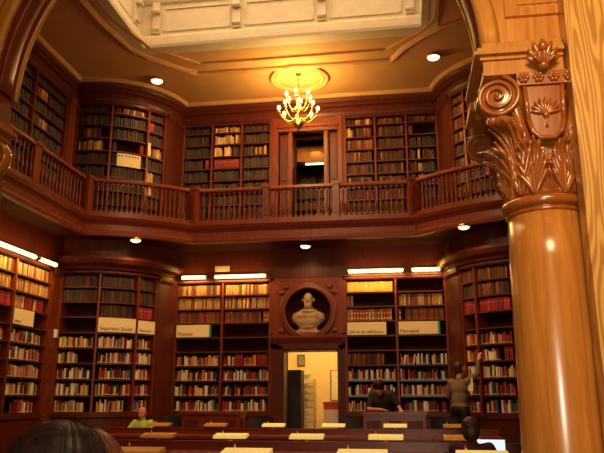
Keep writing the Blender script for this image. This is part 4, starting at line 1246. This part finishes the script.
def rlamp(label, x, y, m, w=0.38):
    t = thing('reading_lamp', label, 'lamp', (x, y, 0.805), 'hooded reading lamps on the desks', local=True)
    b = MB()
    # flat-topped trough hood
    hw = w/2; prof = [(-0.085, 0.0), (-0.075, 0.028), (0.075, 0.052), (0.085, 0.03), (0.08, 0.02), (-0.078, -0.004)]
    rings = [[(xx, p, 0.03+q) for p, q in prof] for xx in (-hw, hw)]
    b.ring(rings, sm=False); b.build('hood', m, t)
    b = MB(); b.tube([(0, 0.0, 0.0), (0, 0.0, 0.045)], 0.012, 8); b.lathe([(0.03, 0), (0.03, 0.006), (0.012, 0.01)], (0, 0, 0), 12); b.build('stem', BRASS, t)
    b = MB(); b.ell((-hw*0.6, 0.07, 0.095), (0.012, 0.012, 0.018)); b.tube([(-hw*0.6, 0.07, 0.06), (-hw*0.6, 0.07, 0.09)], 0.005, 6); b.build('switch_knob', BRASS, t)
n_ = ['leftmost', 'second from left', 'third from left', 'fourth from left', 'fifth from left', 'rightmost']
for r_, (xs, rown) in enumerate((((-4.13, -3.16, -2.18, -1.19, -0.20, 0.74), 'far'), ((-2.86, -2.0, -1.125, -0.245, 0.57), 'middle'), ((-2.13, -1.25, -0.35, 0.54), 'nearest'))):
    for i, x in enumerate(xs):
        nn = n_[i] if i < len(xs)-1 else 'rightmost'
        brown = (r_ == 0 and i in (0, 1)) or (i == 0)
        if r_ == 0 and i == 5: brown = True
        if r_ == 1 and i == 4: brown = True
        rlamp('%s %s-topped reading lamp on the %s desk row' % (nn, 'brown' if brown else 'cream', rown), x, ROWY[r_], HOODB if brown else HOOD, 0.38 if r_ else 0.37)
# librarian counters near the back wall
for (x0, x1, l) in ((-3.93, -2.90, 'dark wooden counter in front of the bookcase left of the doorway'), (-0.74, 0.30, 'dark wooden counter in front of the person in black')):
    t = thing('counter', l, 'counter', ((x0+x1)/2, 12.2, 0), 'wooden counters near the back wall')
    b = MB(); b.box(x0, x1, 12.0, 12.45, 0.0, 1.02); b.build('counter_body', DESK, t)
    b = MB(); b.box(x0-0.03, x1+0.03, 11.96, 12.50, 1.02, 1.06); b.build('countertop', DESK, t)
    for k in range(3):
        w_ = (x1-x0)/3; b = MB(); b.box(x0+k*w_+0.05, x0+(k+1)*w_-0.05, 11.985, 12.0, 0.12, 0.92); b.build('front_panel', DW, t)
# chairs
def chair(label, x, y, rz, h=0.92, m=BLACKM):
    t = thing('chair', label, 'chair', (x, y, 0), 'dark reading room chairs', local=True, rz=rz)
    b = MB(); b.box(-0.22, 0.22, -0.20, 0.22, 0.42, 0.46); b.build('seat', m, t)
    for sx in (-1, 1):
        b = MB(); b.tube([(sx*0.19, 0.18, 0.42), (sx*0.2, 0.2, 0)], [0.02, 0.015], 8); b.build('leg', DW, t)
        b = MB(); b.tube([(sx*0.2, -0.24, 0), (sx*0.19, -0.19, 0.42), (sx*0.19, -0.25, h-0.04)], [0.016, 0.02, 0.018], 8); b.build('leg', DW, t)
    b = MB()
    pts = []
    for k in range(9):
        u = -1+k/4; pts.append((u*0.22, -0.25+0.03*(u*u), h-0.10))
    rings = [[(p[0], p[1]-0.012, p[2]-0.09), (p[0], p[1]+0.014, p[2]-0.09), (p[0], p[1]+0.016, p[2]+0.08), (p[0], p[1]-0.012, p[2]+0.08)] for p in pts]
    b.ring(rings, sm=False); b.build('backrest', m, t)
    return t
chair('black chair left of the counter by the doorway', -0.98, 12.3, R(180), 0.97)
chair('black chair between the two counters near the right bookcase', 0.62, 12.25, R(180), 0.98)
chair('black chair right of the left counter', -2.60, 12.3, R(180), 0.97)
chair('black chair left of the left counter', -4.22, 12.3, R(180), 0.99)

# ------------------------------------------------------------------ people
def hand(b, w, d, nrm, s=1.0, curl=0.6, side=1):
    """w wrist, d direction of fingers, nrm palm normal; s scale"""
    w = Vector(w); d = Vector(d).normalized(); nrm = Vector(nrm); nrm = (nrm-d*nrm.dot(d)).normalized(); sd = d.cross(nrm)*side
    pc = w+d*0.045*s
    rot = Matrix((sd, nrm, d)).transposed()
    b.ell(pc, (0.040*s, 0.016*s, 0.052*s), rot, n=12, m=8)
    for k, L in enumerate((0.068, 0.078, 0.073, 0.058)):
        off = (-0.030+0.020*k)*s
        p = w+d*0.082*s+sd*off
        ang = curl*(0.3); q = p; r_ = 0.0085*s
        pts = [q]
        dd = d.copy()
        for j, seg in enumerate((0.42, 0.32, 0.26)):
            dd = (dd*math.cos(curl*0.5)+nrm*math.sin(curl*0.5)).normalized() if j else (dd+nrm*curl*0.25).normalized()
            q = q+dd*L*seg*s; pts.append(q)
        b.cone(pts[0]-d*0.02*s, r_*1.1, pts[1], r_, n=8); b.cone(pts[1], r_, pts[2], r_*0.9, n=8); b.cone(pts[2], r_*0.9, pts[3], r_*0.75, n=8)
    tb = w+d*0.02*s-sd*0.028*s
    t1 = tb+(d*0.6-sd*0.7+nrm*0.3).normalized()*0.038*s; t2 = t1+(d*0.9-sd*0.25+nrm*0.3).normalized()*0.032*s
    b.cone(tb, 0.013*s, t1, 0.0105*s, n=8); b.cone(t1, 0.0105*s, t2, 0.0085*s, n=8)

def person(label, loc, rz, J, shirt, trousers, skin, hairm, hair='short', scale=1.0, sleeve=1.0, vox=0.011, shoes=True, group=None):
    """J: joints (local, facing +y). body is one mesh; clothes, hair, eyes are children"""
    t = thing('person', label, 'person', loc, local=True, rz=rz, group=group); t.scale = (scale,)*3
    V = {k: Vector(v) for k, v in J.items() if k not in ('hl', 'hr')}
    hd = V['head']; up = V['hup'].normalized() if 'hup' in V else Z
    fr = V['hfr'].normalized(); fr = (fr-up*fr.dot(up)).normalized(); rt = fr.cross(up)
    HR = Matrix((rt, fr, up)).transposed()
    def H(x, y, z): return hd+HR @ Vector((x, y, z))
    b = MB()
    # head
    b.ell(H(0, -0.012, 0.03), (0.074, 0.094, 0.092), HR, 16, 12)
    b.ell(H(0, 0.022, -0.035), (0.056, 0.068, 0.075), HR, 14, 10)
    b.ell(H(0, 0.060, -0.085), (0.028, 0.026, 0.024), HR)
    b.ell(H(0, 0.088, -0.018), (0.012, 0.020, 0.026), HR); b.ell(H(0, 0.100, -0.032), (0.016, 0.014, 0.011), HR)
    b.ell(H(0, 0.074, 0.022), (0.048, 0.016, 0.012), HR)
    b.ell(H(0, 0.080, -0.062), (0.024, 0.012, 0.007), HR); b.ell(H(0, 0.079, -0.072), (0.020, 0.012, 0.007), HR)
    for s_ in (-1, 1):
        b.ell(H(s_*0.076, -0.005, -0.005), (0.010, 0.020, 0.032), HR)
        b.ell(H(s_*0.042, 0.055, -0.025), (0.022, 0.022, 0.022), HR)
    b.cone(hd+HR @ Vector((0, -0.02, -0.06)), 0.052, V['neck'], 0.058)
    ch, pe = V['chest'], V['pelvis']
    ax = (V['sr']-V['sl']).normalized(); tz = (ch-pe).normalized(); ty = tz.cross(ax)
    TR = Matrix((ax, ty, tz)).transposed()
    def torso(b, k):
        b.ell(ch+tz*0.04, (0.165+k, 0.105+k, 0.15), TR, 18, 12)
        b.ell((ch+pe)/2+tz*0.02, (0.142+k, 0.10+k, 0.20), TR, 18, 12)
        b.ell(pe, (0.155+k, 0.11+k, 0.13), TR, 18, 12)
        b.cone(V['neck']-tz*0.02, 0.055+k, ch+tz*0.08, 0.09+k)
        for s_ in ('sl', 'sr'): b.cone(V[s_], 0.052+k, ch+tz*0.07, 0.085+k)
    torso(b, -0.01)
    for s_, sg in (('l', -1), ('r', 1)):
        b.cone(V['s'+s_], 0.045, V['e'+s_], 0.036); b.cone(V['e'+s_], 0.036, V['w'+s_], 0.025)
        hdn = J['h'+s_]
        hand(b, V['w'+s_], hdn[0], hdn[1], 1.0, hdn[2], sg)
        b.cone(V['p'+s_], 0.082, V['k'+s_], 0.052); b.cone(V['k'+s_], 0.052, V['a'+s_], 0.036)
        kf = V['a'+s_]; b.cone(kf-Z*0.03, 0.035, kf-Z*0.045+Vector((sg*0.02, 0.14, 0)), 0.025)
    fuse(b, 'body', skin, t, vox, 3)
    # shirt
    b = MB(); torso(b, 0.012)
    for s_ in 'lr':
        b.cone(V['s'+s_], 0.062, V['e'+s_], 0.050) if sleeve >= 1 else b.cone(V['s'+s_], 0.062, V['s'+s_].lerp(V['e'+s_], sleeve*1.0), 0.054)
        if sleeve >= 1: b.cone(V['e'+s_], 0.050, V['e'+s_].lerp(V['w'+s_], 0.88), 0.037)
    fuse(b, 'shirt', shirt, t, 0.014, 3)
    b = MB(); b.ell(pe-tz*0.02, (0.172, 0.128, 0.13), TR, 16, 10)
    for s_ in 'lr':
        b.cone(V['p'+s_], 0.10, V['k'+s_], 0.068); b.cone(V['k'+s_], 0.068, V['a'+s_], 0.052)
    fuse(b, 'trousers', trousers, t, 0.014, 3)
    for s_, sg in (('l', -1), ('r', 1)):
        b = MB(); kf = V['a'+s_]; b.cone(kf-Z*0.035, 0.044, kf-Z*0.045+Vector((sg*0.02, 0.15, 0)), 0.036); fuse(b, 'shoe', BLACKM, t, 0.012, 2)
    for s_ in (-1, 1):
        b = MB(); b.ell(H(s_*0.030, 0.073, 0.003), (0.013, 0.010, 0.009), HR, 10, 8); b.mats = [EYEW]; e = b.build('eye'); e.parent = t
        b = MB(); b.ell(H(s_*0.030, 0.081, 0.003), (0.006, 0.004, 0.006), HR, 8, 6); b.mats = [BLACKM]; p = b.build('pupil'); p.parent = e
    b = MB()
    if hair == 'short':
        b.ell(H(0, -0.022, 0.045), (0.084, 0.096, 0.092), HR, 16, 12); b.ell(H(0, -0.045, 0.0), (0.080, 0.070, 0.085), HR, 14, 10); b.ell(H(0, 0.045, 0.095), (0.055, 0.04, 0.025), HR)
    elif hair == 'full':
        b.ell(H(0, -0.022, 0.050), (0.096, 0.108, 0.098), HR, 16, 12); b.ell(H(0, -0.050, -0.015), (0.094, 0.078, 0.105), HR, 14, 10)
        for k in range(14):
            a = 2*PI*k/14; b.ell(H(0.08*math.cos(a), -0.035+0.075*math.sin(a), 0.06+0.02*math.sin(k*2.3)), (0.026, 0.026, 0.026), HR, 8, 6)
    elif hair == 'bald':
        for s_ in (-1, 1): b.ell(H(s_*0.066, -0.045, -0.01), (0.016, 0.045, 0.035), HR)
        b.ell(H(0, -0.095, -0.02), (0.06, 0.018, 0.035), HR)
    elif hair == 'long':
        b.ell(H(-0.010, -0.02, 0.050), (0.106, 0.115, 0.102), HR, 20, 14); b.ell(H(-0.006, -0.055, -0.04), (0.112, 0.080, 0.12), HR, 16, 10)
        for s_ in (-1, 1): b.cone(H(s_*0.080, -0.03, 0.0), 0.036, H(s_*0.09, -0.04, -0.20), 0.03)
        b.ell(H(0, -0.07, -0.14), (0.105, 0.045, 0.13), HR, 16, 10)
    fuse(b, 'hair', hairm, t, 0.008 if hair != 'long' else 0.006, 1)
    return t, H
def standing(arm_l, arm_r, hl, hr, lean=0.0, head=(0, 0.03, 1.60), hfr=(0, 1, 0), hup=(0, 0, 1)):
    y = lean
    return dict(head=head, hfr=hfr, hup=hup, neck=(0, y*0.95, 1.42), chest=(0, y*0.7, 1.22), pelvis=(0, 0, 0.93), sl=(-0.175, y*0.85, 1.37), sr=(0.175, y*0.85, 1.37),
                el=arm_l[0], wl=arm_l[1], er=arm_r[0], wr=arm_r[1], hl=hl, hr=hr, pl=(-0.09, 0, 0.86), pr=(0.09, 0, 0.86), kl=(-0.10, 0.02, 0.47), kr=(0.10, 0.0, 0.47), al=(-0.10, -0.02, 0.08), ar=(0.11, -0.04, 0.08))
def seated(arm_l, arm_r, hl, hr, lean=0.05, head=(0, 0.12, 1.13), hfr=(0, 1, -0.1), hup=(0, 0.1, 1)):
    return dict(head=head, hfr=hfr, hup=hup, neck=(0, lean+0.02, 0.97), chest=(0, lean, 0.78), pelvis=(0, 0, 0.53), sl=(-0.175, lean, 0.92), sr=(0.175, lean, 0.92),
                el=arm_l[0], wl=arm_l[1], er=arm_r[0], wr=arm_r[1], hl=hl, hr=hr, pl=(-0.09, 0.03, 0.52), pr=(0.09, 0.03, 0.52), kl=(-0.11, 0.42, 0.52), kr=(0.11, 0.42, 0.52), al=(-0.11, 0.40, 0.08), ar=(0.11, 0.40, 0.08))
# person in black, standing behind the counter, bent over it (faces camera: -y)
J = standing([(-0.30, 0.20, 1.13), (-0.33, 0.36, 1.09)], [(0.24, 0.22, 1.10), (0.02, 0.36, 1.10)],
             [(0.0, 1, -0.15), (0, 0, -1), 0.3], [(-0.9, 0.4, -0.1), (0, 0, -1), 0.5], lean=0.20, head=(0.04, 0.36, 1.46), hfr=(0, 0.75, -0.65), hup=(0, 0.65, 0.75))
person('person in black top leaning over the counter beside the doorway', (-0.44, 12.80, 0), R(180), J, CHARC, BLACKM, SKIN, HAIRB, 'full', 1.0, sleeve=0.75)
# man reaching up to the shelves on the right, seen from behind, turned right
J = standing([(-0.28, 0.05, 1.12), (-0.20, 0.27, 1.14)], [(0.27, 0.20, 1.50), (0.25, 0.27, 1.75)],
             [(0.3, 1, -0.2), (1, 0, 0), 0.7], [(0.2, 0.3, 1), (0, 1, 0), 0.5], lean=0.03, head=(0.02, 0.05, 1.60), hfr=(0.3, 0.9, 0.35), hup=(-0.1, -0.35, 0.95))
person('man in a grey jumper reaching up to a shelf beside the right curved bookcase', (0.91, 12.55, 0.20), R(-40), J, GREYC, BLACKM, SKIN, HAIRD, 'short', 1.0)
t = thing('step_stool', 'low wooden step under the man in the grey jumper', 'stool', (0.91, 12.55, 0), local=True, rz=R(-40))
b = MB(); b.box(-0.26, 0.26, -0.20, 0.24, 0.165, 0.20); b.build('tread', DW, t)
for sx in (-0.22, 0.22):
    b = MB(); b.box(sx-0.02, sx+0.02, -0.17, 0.21, 0, 0.165); b.build('side_support', DW, t)
b = MB(); b.obox((1.10, 12.42, 1.52), Vector((.8, -.6, 0)), Vector((.6, .8, 0)), Vector((0, .2, 1)).normalized(), 0.05, 0.003, 0.11)
tag(b.build('paper_sheet', PAPER), 'white paper sheet held in front of the grey jumper man', 'paper')
# seated reader with laptop
J = seated([(-0.26, 0.20, 0.74), (-0.10, 0.42, 0.75)], [(0.26, 0.20, 0.74), (0.12, 0.42, 0.75)], [(0.1, 1, -0.1), (0, 0, -1), 0.4], [(-0.1, 1, -0.1), (0, 0, -1), 0.4], lean=0.03, head=(0, 0.08, 1.09))
person('dark-haired person in a plum shirt seen from behind at a laptop', (0.60, 7.05, -0.05), R(-12), J, PURP, BLACKM, SKIN, HAIRD, 'full', 0.93)
chair('dark chair under the person at the laptop', 0.60, 7.05, R(-12), 0.80)
t = thing('laptop', 'open laptop with glowing pale blue screen in front of the plum-shirted person', 'laptop', (0.84, 7.62, 0.71), local=True, rz=R(-8))
b = MB(); b.box(-0.16, 0.16, -0.22, 0.0, 0, 0.016); b.build('keyboard_base', BLACKM, t)
b = MB(); b.obox(Vector((0, 0.055, 0.075)), X, Vector((0, .8, -.6)), Vector((0, .6, .8)), 0.16, 0.005, 0.085); lid = b.build('lid', BLACKM, t)
b = MB(); b.obox(Vector((0, 0.0494, 0.0792)), X, Vector((0, .8, -.6)), Vector((0, .6, .8)), 0.148, 0.002, 0.075); b.build('screen', G_SCRN, t)
# bald man in lime shirt at the far desk, left
J = seated([(-0.26, 0.20, 0.74), (-0.12, 0.40, 0.75)], [(0.26, 0.20, 0.74), (0.12, 0.40, 0.75)], [(0.1, 1, -0.1), (0, 0, -1), 0.4], [(-0.1, 1, -0.1), (0, 0, -1), 0.4], lean=0.05, head=(0, 0.10, 1.10), hfr=(0, 0.9, -0.3), hup=(0, 0.3, 0.9))
person('bald man in a lime green shirt reading at the left end of the far desk', (-4.80, 12.45, 0), R(172), J, LIME, BLACKM, SKINR, HAIRR, 'bald', 0.93)
chair('dark chair under the bald man in lime', -4.80, 12.47, R(172), 0.80)
# foreground reader: back of head
J = seated([(-0.26, 0.20, 0.74), (-0.10, 0.42, 0.75)], [(0.26, 0.20, 0.74), (0.12, 0.42, 0.75)], [(0.1, 1, -0.1), (0, 0, -1), 0.4], [(-0.1, 1, -0.1), (0, 0, -1), 0.4], lean=0.03, head=(0, 0.06, 1.10))
pt, H = person('person with glossy black hair in the left foreground seen from behind', (-0.655, 1.28, -0.04), R(20), J, CHARC, BLACKM, SKIN, HAIRB, 'long', 1.0)
b = MB()
for k in range(46):     # glossy strands over the crown
    a = R(random.uniform(-75, 75)); r0 = 0.105
    path = []
    for i in range(9):
        u = i/8; el = R(80-100*u)
        path.append(H(math.sin(a)*math.cos(el)*0.103, -0.02-math.cos(a)*math.cos(el)*0.113, 0.05+math.sin(el)*0.101))
    b.tube(path, [0.0008]*9, 5)
b.mats = [HAIRB]; o = b.build('hair_strands'); o.parent = pt
b = MB(); b.ell(H(0.040, 0.010, 0.035), (0.086, 0.095, 0.104), None, 16, 12); b.cone(H(0.085, -0.05, -0.05), 0.04, H(0.095, -0.05, -0.2), 0.035)
o = fuse(b, 'side_hair', HAIRR, pt, 0.007, 1); o['label'] = 'reddish brown lighter hair on the right side'
chair('dark chair under the black-haired person in the foreground', -0.655, 1.28, R(20), 0.80)

for o in bpy.data.objects:
    if '_loc' in o: del o['_loc']
